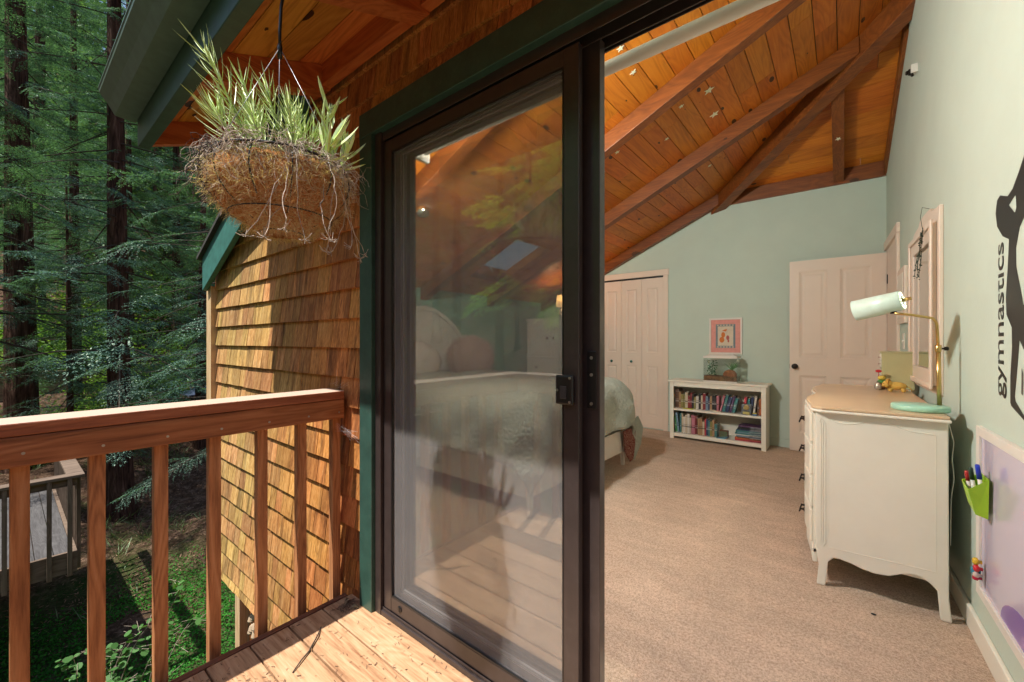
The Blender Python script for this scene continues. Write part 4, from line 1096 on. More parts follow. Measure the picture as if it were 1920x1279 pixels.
m = MB(); m.lathe([(.06, 0), (.06, .012), (.02, .02), (.05, .05), (.062, .08), (.045, .115), (.012, .135), (.012, .17)], (-3.06, 4.93, 1.522), 20); m.build('lamp_base', plain('clear_white_base', (.6, .6, .55), .15), tl, smooth=True)
k = NT('lit_shade'); em = k.n('ShaderNodeEmission', i_1=1.6); em.inputs[0].default_value = (1.0, .62, .30, 1); df = k.n('ShaderNodeBsdfTranslucent'); df.inputs[0].default_value = (.8, .7, .5, 1)
mx = k.n('ShaderNodeMixShader', i_0=.55); k.l(df.outputs[0], mx.inputs[1]); k.l(em.outputs[0], mx.inputs[2]); k.l(mx.outputs[0], k.out.inputs[0]); M_shade = k.m
m = MB(); m.lathe([(.098, 0), (.078, .16)], (-3.06, 4.93, 1.68), 28, cap=False); m.build('lamp_shade', M_shade, tl, smooth=True, solid=.002)
def plight(name, loc, power, col, r=.03, parent=None):
    L = bpy.data.lights.new(name, 'POINT'); L.energy = power; L.color = col; L.shadow_soft_size = r
    o = bpy.data.objects.new(name, L); COL.objects.link(o)
    if parent: o.parent = parent; o.location = Vector(loc) - worldloc(parent)
    else: o.location = loc
    return o
plight('bulb', (-3.06, 4.93, 1.80), 9, (1, .62, .32), .03, tl)
# --- chrome uplighter beside the bed (lit)
up = thing('floor_lamp', 'chrome uplighter lamp with lit open head on a side arm', 'lamp', (-2.47, 1.76, 0))
m = MB(); m.lathe([(.12, 0.004), (.12, .02), (.02, .03), (.012, .04), (.012, 2.16), (.004, 2.17)], (-2.47, 1.76, 0), 20); m.tube([(-2.47, 1.76, 2.13), (-2.38, 1.80, 2.125), (-2.335, 1.84, 2.11)], .008, 8)
m.build('pole', M_chrome, up, smooth=True)
m = MB(); m.lathe([(.018, -.035), (.034, -.03), (.048, -.01), (.052, .03), (.049, .03), (.045, -.006), (.02, -.02)], (-2.30, 1.853, 2.105), 24, cap=False); m.build('lamp_head', M_chrome, up, smooth=True)
k = NT('lit_bulb'); k.pbr((.8, .7, .5), .4, emit=(1, .70, .42), es=25); M_bulb = k.m
MB().ball((-2.30, 1.853, 2.105), .014).build('bulb_glass', M_bulb, up, smooth=True)
UP_LIGHT = plight('bulb', (-2.30, 1.853, 2.14), 8, (1, .80, .60), .04, up)
# --- added globe lamp, out of view, fills the room with light
gl = thing('added_fill_lamp', 'added white globe fill lamp, out of view inside the room above the door', 'lamp', (-1.6, 1.42, 2.44))
m = MB(); m.tube([(-1.6, 1.42, 2.56), (-1.6, 1.42, ZA(-1.6) + BZ)], .006, 8); m.lathe([(.05, 0), (.05, .015)], (-1.6, 1.42, ZA(-1.6) + BZ - .03), 20); m.build('cord', M_white, gl)
k = NT('globe_glass'); k.pbr((.8, .8, .78), .3, emit=(1, .93, .82), es=4); MB().ball((-1.6, 1.42, 2.50), .075, 24, 14).build('globe', k.m, gl, smooth=True)
plight('bulb', (-1.6, 1.42, 2.36), 140, (1, .97, .93), .10, gl)
# ================================================================ DRESSER SIDE
ds = thing('dresser', 'cream french style dresser with curved front and scalloped apron on the right', 'dresser', (0.12, 3.2, 0))
DY0, DY1 = 2.517, 3.86
XB0, XB1 = 0.332, 0.338      # back edge near/far follows the wall
def xb(y): return RWX(y) - 0.085 + .012 * (y - DY0)
# near and far end panels with scalloped apron
hem = [(-0.100, .0045), (-.066, .0045), (-.060, .06), (-.055, .125), (-.035, .150), (-.013, .153), (.03, .146), (.07, .134), (.118, .128), (.164, .134), (.205, .158), (.245, .170), (.270, .166), (.295, .150), (.318, .125), (.327, .0045), (.361, .0045)]
outl = hem + [(.352, .10), (.350, .852), (-.103, .852), (-.104, .30), (-.101, .16), (-.092, .10), (-.096, .05)]
for i, yy_ in enumerate((DY0, DY1 - .022)):
    m = MB(); m.prism(outl, 'Y', yy_, yy_ + .022); e = m.build('end_panel', M_cream, ds, bevel=.004)
    if i == 0:
        # recessed field lines and carved beads
        b = MB()
        top = [(-.052, .825 - .0), (-.02, .806), (.03, .806), (.075, .820), (.115, .836), (.15, .834), (.19, .815), (.235, .800), (.308, .795)]
        for a, c in zip(top[:-1], top[1:]): b.tube([(a[0], yy_ - .0005, a[1]), (c[0], yy_ - .0005, c[1])], .0022, 6)
        for xx in (-.084, -.076, -.066): b.tube([(xx, yy_ - .0003, .22), (xx, yy_ - .0003, .80)], .0022, 6)
        for xx in (-.054, .312): b.tube([(xx, yy_ + .0003, .20 if xx < 0 else .205), (xx, yy_ + .0003, .825 if xx < 0 else .795)], .0014, 5)
        b.tube([(-.054, yy_ + .0003, .198), (.318, yy_ + .0003, .206)], .0018, 5)
        b.tube([(-.09, yy_ - .0003, .80), (-.082, yy_ - .0003, .825), (-.066, yy_ - .0003, .80)], .002, 6)
        b.tube([(-.09, yy_ - .0003, .215), (-.075, yy_ - .0003, .195), (-.064, yy_ - .0003, .22)], .002, 6)
        b.build('carved_bead', M_cream, e)
# serpentine front: profile of x against y
def front(y):
    t = (y - DY0) / (DY1 - DY0)
    return -.108 - .040 * math.sin(math.pi * t) ** .6 * 1.0 + .020 * math.cos(4 * math.pi * t) * (math.sin(math.pi * t))
def plan(off, n=40, inset=0.0):
    ys_ = [DY0 + .023 + (DY1 - DY0 - .046) * i / n for i in range(n + 1)]
    return [(front(y) - off, y) for y in ys_]
m = MB(); fp = plan(0); m.prism(fp + [(xb(DY1) - .01, DY1 - .023), (xb(DY0) - .01, DY0 + .023)], 'Z', .15, .852)
m.build('carcass', M_cream, ds)
zs = [(.69, .835), (.525, .675), (.36, .51), (.185, .345)]
for (za, zb_) in zs:
    a = plan(.014, 36); b = plan(.0005, 36)
    a = a[1:-1]; b = b[1:-1]
    m = MB(); m.prism(a + b[::-1], 'Z', za, zb_); d_ = m.build('drawer', M_cream, ds, bevel=.004)
    for hy in (2.80, 3.58):
        hx_ = front(hy) - .014; hz = (za + zb_) / 2 + .01; h = MB()
        for dy in (-.035, .035): h.lathe([(.012, 0), (.013, .003), (.006, .006), (.005, .018), (.008, .021)], (hx_, hy + dy, hz), 12, (-1, 0, 0))
        h.tube([(hx_ - .018, hy - .035, hz), (hx_ - .024, hy - .028, hz - .018), (hx_ - .026, hy, hz - .026), (hx_ - .024, hy + .028, hz - .018), (hx_ - .018, hy + .035, hz)], .0038, 8)
        h.build('handle', M_knob, d_, smooth=True)
m = MB(); fp = plan(.004); m.prism(fp + [(p[0] + .02, p[1]) for p in fp[::-1]], 'Z', .10, .168); m.build('apron', M_cream, ds, bevel=.004)
# top: overhanging serpentine slab
def ogee():
    pts = []
    for i in range(41):
        t = i / 40; y = DY0 - .025 + (DY1 - DY0 + .05) * t
        x = -.118 - .038 * math.sin(math.pi * t) ** .5 + .022 * math.cos(4 * math.pi * t) * math.sin(math.pi * t) 
        if 0 < i < 40: pts.append((x, y))
    return [(-.085, DY0 - .028)] + pts + [(-.085, DY1 + .028)]
og = ogee()
MB().prism(og + [(xb(DY1) + .018, DY1 + .028), (xb(DY0) + .018, DY0 - .028)], 'Z', .853, .866).build('top_moulding', M_cream, ds, bevel=.004)
og2 = [(x + .006, y) for x, y in og]
MB().prism(og2 + [(xb(DY1) + .014, DY1 + .024), (xb(DY0) + .014, DY0 - .024)], 'Z', .8665, .880).build('top', M_dtop, ds, bevel=.004)
# --- desk lamp, lit
lp = thing('desk_lamp', 'mint desk lamp with brass arm and lit tilted shade on the dresser', 'lamp', (.285, 2.70, .880))
m = MB(); m.lathe([(.095, .0005), (.100, .004), (.100, .020), (.096, .026), (.03, .028)], (.277, 2.66, .880), 40); m.build('lamp_base', M_mintbase, lp, smooth=True)
lp.location = (.277, 2.66, .880); 
for ch in [c for c in bpy.data.objects if c.parent == lp]: ch.location = Vector((.285, 2.70, .88)) - Vector((.277, 2.66, .88))
px, py = .345, 2.69
m = MB(); m.tube([(px, py, .906), (px - .004, py, 1.155)], .0085, 14); m.lathe([(.0105, 0), (.0115, .01), (.0115, .03), (.009, .032)], (px - .004, py, 1.150), 16)
m.tube([(px - .004, py, 1.17), (px - .008, py, 1.27), (px - .012, py, 1.29), (px - .024, py - .008, 1.305), (px - .045, py - .02, 1.31), (px - .10, py - .045, 1.322), (px - .155, py - .06, 1.330)], .0058, 12)
m.build('brass_arm', M_brass, lp, smooth=True)
MB().lathe([(.004, 0), (.004, .012), (.009, .013), (.009, .024)], (px + .006, py + .006, 1.165), 12, (.8, .3, 0)).build('set_screw', M_knob, lp, smooth=True)
A = Vector((.217, 2.642, 1.391)); B = Vector((.047, 2.690, 1.351)); ax = (B - A)
L_ = ax.length; sh = MB(); 
sh.lathe([(.0, 0), (.034, .0), (.044, .001), (.046, .004), (.051, L_), (.0495, L_), (.0445, .006), (.0, .005)], A, 40, ax, cap=False)
sd = sh.build('lamp_shade', M_mintmetal, lp, smooth=True)
k = NT('lit_holes'); k.pbr((1, .9, .7), .5, emit=(1, .88, .62), es=6); M_hole = k.m
u_ = ax.normalized().orthogonal().normalized(); w_ = ax.normalized().cross(u_); hm = MB()
for i in range(16):
    a = 2 * math.pi * i / 16; c_ = A + (u_ * math.cos(a) + w_ * math.sin(a)) * .036; hm.lathe([(.0032, 0), (.0032, .001)], c_ - ax.normalized() * .0015, 8, -ax)
hm.build('vent_holes', M_hole, sd)
MB().lathe([(.008, 0), (.008, .03), (.006, .033)], A, 12, -ax).build('brass_stub', M_brass, sd, smooth=True)
MB().lathe([(.012, 0), (.012, .016), (.006, .02)], A + Vector((-.030, .005, -.062)), 12, (0, 0, 1)).build('swivel', M_knob, lp, smooth=True)
MB().ball(A + ax * .55, .024).build('bulb_glass', M_bulb, sd, smooth=True)
q = plight('bulb', A + ax * .92, 2.6, (1, .72, .42), .02, sd)
m = MB(); m.tube([(.36, 2.74, .884), (.375, 2.80, .89), (.385, 2.86, .86), (.38, 2.88, .6), (.385, 2.80, .3), (.38, 2.9, .1)], .002, 6); m.build('cord', M_black, lp)
m = MB(); m.tube([(.362, 2.60, .84), (.376, 2.59, .76), (.372, 2.60, .68), (.378, 2.60, .6), (.37, 2.61, .5), (.37, 2.62, .3)], .0018, 6)
tag(m.build('white_cord', M_white, None), 'thin white cord hanging behind the near corner of the dresser', 'cord')
# --- mirror
mr = thing('wall_mirror', 'white framed wall mirror with arched crown behind the dresser', 'mirror', (.385, 3.45, .9))
MYa, MYb = 3.055, 3.84
crown = [(MYb, .915), (MYb, 1.90)] + [(MYb - (MYb - MYa) * t, 1.90 + .055 * math.sin(math.pi * t) ** .7 * (1 if .25 < t < .75 else .55)) for t in (.08, .16, .25, .3, .4, .5, .6, .7, .75, .84, .92)] + [(MYa, 1.91), (MYa, .915)]
def rwprism(m, poly, t0, t1):
    n = len(m.v); k_ = len(poly)
    area = sum(poly[i][0] * poly[(i + 1) % k_][1] - poly[(i + 1) % k_][0] * poly[i][1] for i in range(k_))
    if area > 0: poly = poly[::-1]      # clockwise in (y,z): outward normal towards -x
    m.v += [(RWX(y) - t1, y, z) for y, z in poly] + [(RWX(y) - t0, y, z) for y, z in poly]
    m.f.append(tuple(n + i for i in range(k_))); m.f.append(tuple(n + k_ + i for i in range(k_))[::-1])
    for i in range(k_):
        j = (i + 1) % k_; m.f.append((n + i, n + k_ + i, n + k_ + j, n + j))
    return m
rwprism(MB(), crown, .0008, .018).build('backboard', M_door, mr, bevel=.003)
m = MB(); ya, yb_, za, zb_ = MYa + .05, MYb - .05, .96, 1.83; w = .085
for (a, b, c, d) in ((ya, ya + w, za, zb_), (yb_ - w, yb_, za, zb_), (ya + w, yb_ - w, za, za + w), (ya + w, yb_ - w, zb_ - w, zb_)):
    rwprism(m, [(a, c), (b, c), (b, d), (a, d)], .019, .036)
m.build('frame', M_door, mr, bevel=.004)
m = MB()
for (a, b, c, d) in ((ya - .018, ya + .015, za - .018, zb_ + .018), (yb_ - .015, yb_ + .018, za - .018, zb_ + .018), (ya + .0155, yb_ - .0155, za - .018, za + .015), (ya + .0155, yb_ - .0155, zb_ - .015, zb_ + .018)):
    rwprism(m, [(a, c), (b, c), (b, d), (a, d)], .0362, .048)
m.build('frame_moulding', M_door, mr, bevel=.006)
rwprism(MB(), [(ya + w + .001, za + w + .001), (yb_ - w - .001, za + w + .001), (yb_ - w - .001, zb_ - w - .001), (ya + w + .001, zb_ - w - .001)], .019, .022).build('mirror_glass', M_mirror, mr)
# dried sprig hung on the mirror
rr = random.Random(9); m = MB(); y0 = 3.26; x0 = RWX(y0) - .050
m.tube([(x0 + .02, y0 - .05, 1.93), (x0 - .005, y0 - .02, 1.95), (x0 - .01, y0, 1.90), (x0, y0, 1.82)], .0015, 5)
for s_ in range(5):
    p = Vector((x0, y0, 1.84)); d = Vector((rr.uniform(-.1, .03), rr.uniform(-.55, .55), -1)); pts = [p]
    for t in range(7): p = p + d.normalized() * .04 + Vector((rr.uniform(-.006, .003), rr.uniform(-.012, .012), 0)); pts.append(p)
    m.tube(pts, .0014, 5)
    for p in pts[1:]:
        for _ in range(3): m.ball(p + Vector((rr.uniform(-.004, .002), rr.uniform(-.010, .010), rr.uniform(-.01, .01))), rr.uniform(.002, .0045), 5, 3)
tag(m.build('dried_flower_bunch', plain('dried_green', (.03, .045, .03), .9, var=.5)), 'dark dried flower sprig hanging from the mirror frame', 'dried flowers')
# --- jewellery chest, figurine, lion
jb = thing('jewellery_chest', 'pale olive jewellery chest with small knobs at the far end of the dresser', 'chest', (.285, 3.80, .8805))
bxc = (.205, .360, 3.72, 3.85)
MB().box(.205, .365, 3.715, 3.85, .8805, 1.120).build('case', paint('olive_cream', (.45, .42, .22), .5, .05), jb, bevel=.003)
MB().box(.198, .368, 3.708, 3.855, 1.1205, 1.130).build('lid', paint('olive_cream_lid', (.50, .47, .27), .5, .05), jb, bevel=.003)
for z_ in (.93, .99, 1.045, 1.09):
    d_ = MB().box(.2005, .2045, 3.725, 3.842, z_ - .022, z_ + .020).build('drawer', M_cream, jb, bevel=.001)
    MB().lathe([(.003, 0), (.003, .006), (.006, .010), (.003, .014)], (.2005, 3.74, z_), 10, (-1, 0, 0)).build('knob', plain('pink_knob', (.5, .35, .28), .4), d_, smooth=True)
fg = thing('flower_pot_ornament', 'small flower pot ornament with red flower beside the jewellery chest', 'ornament', (.205, 3.66, .8805))
MB().lathe([(.018, 0), (.024, .035), (.020, .037)], (.200, 3.66, .881), 14).build('pot', plain('clay', (.25, .12, .06), .7), fg, smooth=True)
m = MB(); m.ball((.204, 3.66, .93), (.026, .022, .016), 10, 6); m.build('leaves', plain('toy_green', (.05, .22, .04), .5), fg, smooth=True)
m = MB(); m.ball((.202, 3.655, .955), (.022, .02, .016), 10, 6); m.build('blossom', plain('toy_yellow', (.55, .42, .06), .5, var=.5), fg, smooth=True)
m = MB(); m.ball((.186, 3.655, 1.0), (.017, .014, .010), 10, 6); m.tube([(.186, 3.655, .95), (.186, 3.655, 1.0)], .0018, 6); m.build('red_flower', plain('toy_red', (.5, .01, .02), .4), fg, smooth=True)
bt = thing('glass_bottle', 'small clear beaded bottle behind the toy lion', 'bottle', (.178, 3.62, .8805))
MB().lathe([(.012, 0), (.018, .008), (.018, .03), (.008, .042), (.008, .052)], (.180, 3.61, .881), 12).build('bottle', plain('silver_beads', (.5, .45, .38), .3, .5, var=.5), bt, smooth=True)
m = MB(); c_ = (.255, 3.52, .905)
m.ball((.262, 3.52, .918), (.050, .028, .025), 16, 10); m.ball((.222, 3.51, .928), (.026, .024, .024), 14, 8); m.ball((.214, 3.495, .925), (.019, .017, .017), 12, 8)
m.ball((.200, 3.487, .920), (.009, .009, .008), 8, 6)
for dx, dy in ((-.028, -.012), (-.028, .012), (.032, -.012), (.032, .014)): m.ball((.262 + dx, 3.52 + dy, .8945), (.013, .011, .014), 10, 6)
m.tube([(.306, 3.52, .92), (.325, 3.52, .908), (.332, 3.515, .892)], .003, 6)
lion = m.build('toy_lion', paint('yellow_plush', (.62, .40, .09), .9, .12, .8, 60), None, smooth=True); tag(lion, 'small yellow plush toy lion standing on the dresser by the chest', 'toy')
m = MB(); 
for a in np.linspace(0, 6.28, 16): m.ball((.224 + .006 * math.cos(a), 3.51 + .022 * math.cos(a), .932 + .022 * math.sin(a)), .010, 6, 4)
m.build('mane', paint('orange_plush', (.55, .30, .06), .95, .15, .9, 60), lion, smooth=True)
m = MB()
for dy in (-.006, .007): m.ball((.201, 3.484 + dy, .932), .0022, 6, 4)
m.build('eyes', M_black, lion)
# --- whiteboard
wb = thing('magnet_board', 'white framed lilac magnetic board on the right wall beside the dresser', 'board', (.425, 1.9, .21))
WY0, WY1, WZ0, WZ1 = 1.45, 2.405, .215, .868
m = MB()
for (a, b, c, d) in ((WY0, WY0 + .035, WZ0, WZ1), (WY1 - .035, WY1, WZ0, WZ1), (WY0 + .035, WY1 - .035, WZ0, WZ0 + .035), (WY0 + .035, WY1 - .035, WZ1 - .035, WZ1)):
    rwprism(m, [(a, c), (b, c), (b, d), (a, d)], .0008, .018)
m.build('frame', M_white, wb, bevel=.002)
k = NT('lilac_gloss'); k.pbr((.56, .51, .65), .12, 0, None, .7); M_lil = k.m
rwprism(MB(), [(WY0 + .036, WZ0 + .036), (WY1 - .036, WZ0 + .036), (WY1 - .036, WZ1 - .036), (WY0 + .036, WZ1 - .036)], .0008, .010).build('panel', M_lil, wb)
k = NT('violet_gloss'); k.pbr((.30, .20, .50), .15, 0, None, .6)
m = MB(); rwprism(m, [(2.18 + .22 * math.cos(a) - .25, .255 + .10 * math.sin(a)) for a in np.linspace(0, math.pi, 16)], .0102, .0112); m.build('violet_sheet', k.m, wb)
# pocket with markers
M_lime = paint('lime_plastic', (.34, .60, .03), .4, .06)
hp = thing('pen_pocket', 'lime green plastic pocket clipped to the magnetic board holding markers', 'pocket', (.39, 2.33, .57))
tb = RWX(2.33) - .019
y0, y1 = 2.225, 2.330
m = MB(); tx = tb - .050
m.hexa([(tb - .002, y0, .665), (tb, y0, .665), (tb, y1, .665), (tb - .002, y1, .665)][::1], [(tb - .002, y0, .70), (tb, y0, .70), (tb, y1, .70), (tb - .002, y1, .70)])
m.poly([(tx, y1, .665), (tx, y0, .655), (tb - .030, y0 + .01, .565), (tb - .035, y1 - .01, .585)])
m.poly([(tb, y0, .70), (tx, y0, .655), (tb - .030, y0 + .01, .565), (tb, y0 + .01, .555)])
m.poly([(tb, y1, .70), (tb, y1 - .01, .565), (tb - .035, y1 - .01, .585), (tx, y1, .665)])
m.poly([(tb, y0, .70), (tb, y0 + .01, .555), (tb, y1 - .01, .565), (tb, y1, .70)])
m.poly([(tb, y0 + .01, .555), (tb - .030, y0 + .01, .565), (tb - .035, y1 - .01, .585), (tb, y1 - .01, .565)])
m.build('pocket', M_lime, hp, solid=.0018)
for (yy_, dx, top, body, capc, lb) in ((2.258, .014, .745, (.75, .75, .72), (.015, .04, .45), 'tall marker with blue cap standing in the lime pocket'),
                                  (2.290, .028, .725, (.7, .72, .68), (.02, .05, .03), 'marker with dark green cap standing in the lime pocket'),
                                  (2.315, .036, .705, (.75, .72, .7), (.4, .03, .03), 'short marker with red band standing in the lime pocket')):
    t = thing('marker_pen', lb, 'marker', (tb - dx, yy_, .60), 'markers in the lime pocket')
    d = Vector((-.10, .10, 1)).normalized(); b = Vector((tb - dx + .006, yy_ - .008, .605)); Lm = top - .605
    MB().tube([b, b + d * Lm * .62], .0062, 12).build('barrel', plain('barrel', body, .3), t, smooth=True)
    MB().tube([b + d * Lm * .62, b + d * Lm * .97, b + d * Lm], [.0072, .0068, .004], 12).build('cap', plain('cap', capc, .3), t, smooth=True)
for (y_, z_, r_, c_, nm) in ((2.322, .362, .014, (.60, .40, .03), 'yellow'), (2.312, .340, .013, (.50, .02, .03), 'upper red'), (2.342, .318, .016, (.02, .22, .35), 'blue'),
                           (2.315, .314, .010, (.6, .5, .45), 'pale pink'), (2.322, .300, .010, (.45, .02, .06), 'lower red')):
    m = MB(); m.lathe([(r_ * .5, 0), (r_ * .5, .008), (r_, .012), (r_, .02), (r_ * .6, .025)], (RWX(y_) - .0185, y_, z_), 14, (-1, 0, 0))
    tag(m.build('magnet', plain('magnet_plastic', c_, .2), None, smooth=True), f'{nm} round magnet on the left frame edge of the lilac board', 'magnet', 'magnets on the lilac board')
# --- wall decal: silhouette and word
dcl = thing('wall_decal', 'black silhouette decal of a gymnast with raised bent arms on the wall', 'decal', (.43, 1.93, .98))
CY = 1.935
left = [(CY, 1.80), (CY + .04, 1.79), (CY + .05, 1.745), (CY + .075, 1.735), (2.054, 1.703), (2.126, 1.692), (2.20, 1.712), (2.232, 1.703), (2.248, 1.66), (2.232, 1.60), (2.175, 1.563), (2.111, 1.541), (2.118, 1.49), (2.126, 1.43), (2.145, 1.344), (2.140, 1.29),
        (2.085, 1.245), (2.085, 1.18), (2.10, 1.08), (2.10, .995), (2.092, .985), (1.985, .955), (1.978, .965), (2.055, 1.005), (2.062, 1.02), (2.035, 1.12), (2.02, 1.215), (CY + .03, 1.235), (CY, 1.25)]
def strip(l):     # cut into convex-ish pieces: triangulate through bmesh later
    return l
import bmesh
def decal(name, polys, holes=()):
    bm = bmesh.new()
    for poly in polys:
        es = []
        vs = [bm.verts.new((0, y, z)) for y, z in poly]
        for i in range(len(vs)): es.append(bm.edges.new((vs[i], vs[(i + 1) % len(vs)])))
        hs = []
        for h in holes:
            hv = [bm.verts.new((0, y, z)) for y, z in h]
            for i in range(len(hv)): es.append(bm.edges.new((hv[i], hv[(i + 1) % len(hv)])))
        bmesh.ops.triangle_fill(bm, edges=es, use_beauty=True)
    me = bpy.data.meshes.new(name); bm.to_mesh(me); bm.free(); 
    vv = [(RWX(q.co.y) - .0012, q.co.y, q.co.z) for q in me.vertices]; ff = [tuple(p.vertices) for p in me.polygons]
    n = len(vv); allv = vv + [(x + .0008, y, z) for x, y, z in vv]
    return allv, ff + [tuple(i + n for i in f)[::-1] for f in ff]
body_ = [(1.90, 1.755), (1.98, 1.775), (2.03, 1.735), (2.08, 1.70), (2.126, 1.688), (2.20, 1.712), (2.232, 1.703), (2.248, 1.66), (2.232, 1.61), (2.175, 1.563), (2.113, 1.541), (2.118, 1.49), (2.128, 1.43), (2.143, 1.344), (2.136, 1.29),
        (2.088, 1.245), (2.085, 1.18), (2.10, 1.08), (2.10, .995), (2.092, .985), (1.985, .955), (1.978, .965), (2.055, 1.005), (2.062, 1.02), (2.038, 1.12), (2.022, 1.20), (1.99, 1.235), (1.985, 1.30), (2.010, 1.36), (2.050, 1.44), (2.052, 1.50), (2.02, 1.56), (1.96, 1.60), (1.90, 1.62), (1.87, 1.68)]
hole1 = [(2.115, 1.655), (2.075, 1.668), (2.052, 1.672), (2.046, 1.63), (2.06, 1.615)]
M_vinyl = plain('black_vinyl', (.010, .009, .010), .45)
def vinyl(poly, off, holes=()):
    v, f = decal('silhouette', [poly], list(holes)); return [(x - off, y, z) for x, y, z in v], f
VV, FF = [], []
for poly, off, hs_ in ((body_, 0, [hole1]), ([(1.925 + .052 * math.cos(q), 1.735 + .068 * math.sin(q)) for q in np.linspace(0, 6.0, 20)], .0002, []),
                  ([(1.93, 1.655), (1.88, 1.60), (1.79, 1.66), (1.68, 1.76), (1.60, 1.86), (1.575, 1.91), (1.595, 1.925), (1.64, 1.88), (1.73, 1.80), (1.83, 1.725)], .0004, []),
                  ([(2.03, 1.30), (2.03, 1.215), (1.985, 1.175), (1.90, 1.165), (1.76, 1.20), (1.60, 1.275), (1.50, 1.35), (1.44, 1.42), (1.45, 1.44), (1.53, 1.395), (1.66, 1.335), (1.80, 1.30), (1.93, 1.325)], .0006, []),
                  ([(2.004, 1.035), (1.994, 1.03), (1.992, 1.10), (2.002, 1.115)], .0, [])):
    v, f = vinyl(poly, off, hs_); n = len(VV); VV += v; FF += [tuple(i + n for i in q) for q in f]
mk('silhouette', VV, FF, M_vinyl, dcl)
fc = bpy.data.curves.new('word', 'FONT'); fc.body = 'gymnastics'; fc.size = .12; fc.offset = .0010; fc.extrude = .0004
fo_ = bpy.data.objects.new('word', fc); COL.objects.link(fo_); bpy.context.view_layer.update()
dg = bpy.context.evaluated_depsgraph_get(); me = bpy.data.meshes.new_from_object(fo_.evaluated_get(dg)); bpy.data.objects.remove(fo_)
co = np.array([q.co[:] for q in me.vertices]); wx = co[:, 0].max() - co[:, 0].min()
sx = .540 / wx; sy = .066 / .062
V = [(RWX(2.166) - .0012 - c[2], 2.166 + c[1] * sy, 1.003 + (c[0] - co[:, 0].min()) * sx) for c in co]
wd = mk('word_decal', V, [tuple(p.vertices) for p in me.polygons], M_vinyl, None)
tag(wd, 'black lettering reading gymnastics running up the wall beside the silhouette', 'lettering')
# --- small light fixture and vent high on the right wall
bk = thing('wall_fixture', 'small white bracket with a brown socket high on the right wall', 'fixture', (.37, 3.84, 3.0))
m = MB(); rwbox(m, 3.79, 3.80, 2.985, 3.04, .0005, .035); m.build('bracket', M_white, bk, bevel=.002)
m = MB(); c_ = Vector((RWX(3.83) - .03, 3.83, 3.01)); rr = random.Random(2)
for _ in range(9): m.ball(c_ + Vector((rr.uniform(-.02, .01), rr.uniform(-.02, .02), rr.uniform(-.02, .02))), .010, 6, 4)
m.build('socket', M_knob, bk)
vt = thing('air_vent', 'white slotted vent on the right wall just under the ceiling', 'vent', (.37, 4.1, 3.6))
m = MB(); rwbox(m, 3.93, 4.16, 3.53, 3.68, .0005, .025); m.build('grille', M_white, vt, bevel=.004)
for i in range(4): m = MB(); rwbox(m, 4.10, 4.115, 3.545 + i * .03, 3.565 + i * .03, .0255, .027); m.build('slot', M_black, vt)
# --- blind tube above the door, inside
bl = thing('roller_blind', 'white roller blind tube running across the top of the door inside', 'blind', (-.6, 1.3, 2.1))
m = MB(); m.tube([(-1.60, 1.30, 2.135), (.36, 1.30, 2.135)], .022, 24); m.build('tube', M_white, bl, smooth=True)
for xx in (-1.63, .362): MB().box(xx, xx + .02, 1.205, 1.34, 2.09, 2.18).build('bracket', M_white, bl)
# --- stars on the ceiling
def star(px, py, r, onB=False, seed=0):
    rr = random.Random(seed); z = (ZB(py) if onB else ZA(px)) + BZ
    nrm = Vector((0, .45, 1)).normalized() if onB else Vector((-.45, 0, 1)).normalized()
    u = Vector((1, 0, 0)) if onB else Vector((1, 0, .45)).normalized(); w = nrm.cross(u)
    a0 = rr.uniform(0, 6); pts = []
    for i in range(10):
        a = a0 + i * math.pi / 5; q = r if i % 2 == 0 else r * .42
        pts.append(Vector((px, py, z)) + (u * math.cos(a) + w * math.sin(a)) * q - nrm * .002)
    m = MB(); n = len(pts); m.v = [tuple(p) for p in pts] + [tuple(p - nrm * .003) for p in pts]
    m.f = [tuple(range(n)), tuple(range(n, 2 * n))[::-1]] + [(i, n + i, n + (i + 1) % n, (i + 1) % n) for i in range(n)]
    return m
M_star = plain('star_plastic', (.72, .74, .55), .5)
SL = [(-1.081, 2.417, .026, 0, 'small star sticker at the top left of the ceiling by the blind'), (-1.103, 2.672, .024, 0, 'small star sticker just under the blind tube'), (-.669, 3.269, .026, 0, 'small star sticker on the ceiling edge beyond the middle rafter, uppermost'),
      (-.830, 3.274, .024, 0, 'small star sticker touching the middle rafter above the two large stars'), (-.81, 3.443, .042, 0, 'large star sticker, upper of the two big ones'), (-.999, 3.379, .022, 0, 'small star sticker left of the two large stars'),
      (-.852, 3.80, .040, 0, 'large star sticker, lower of the two big ones'), (-1.201, 3.651, .022, 0, 'small star sticker below and left of the large stars'), (-1.517, 3.327, .024, 0, 'small star sticker at the far left of the ceiling by the door stile'),
      (-1.08, 4.62, .022, 0, 'small star sticker below the long rafter near the hip beam'), (-.403, 4.944, .028, 1, 'small star sticker on the far slope just right of the hip beam')]
for i, (a, b, r_, onB, lb) in enumerate(SL):
    tag(star(a, b, r_, onB, i).build('star_sticker', M_star), lb, 'star sticker', 'star stickers on the ceiling')
m = MB(); y_ = 4.95; x_ = -.033
c0 = Vector((x_, y_, ZB(y_))); nn_ = Vector((0, .45, 1)).normalized(); pts = []
for i in range(10):
    a = .4 + i * math.pi / 5; q = .024 if i % 2 == 0 else .010; pts.append(c0 + Vector((math.cos(a) * q, 0, 0)) + Vector((0, 1, -.45)).normalized() * math.sin(a) * q - nn_ * .001)
n = 10; m.v = [tuple(p) for p in pts] + [tuple(p - nn_ * .003) for p in pts]; m.f = [tuple(range(n)), tuple(range(n, 2 * n))[::-1]] + [(i, n + i, n + (i + 1) % n, (i + 1) % n) for i in range(n)]
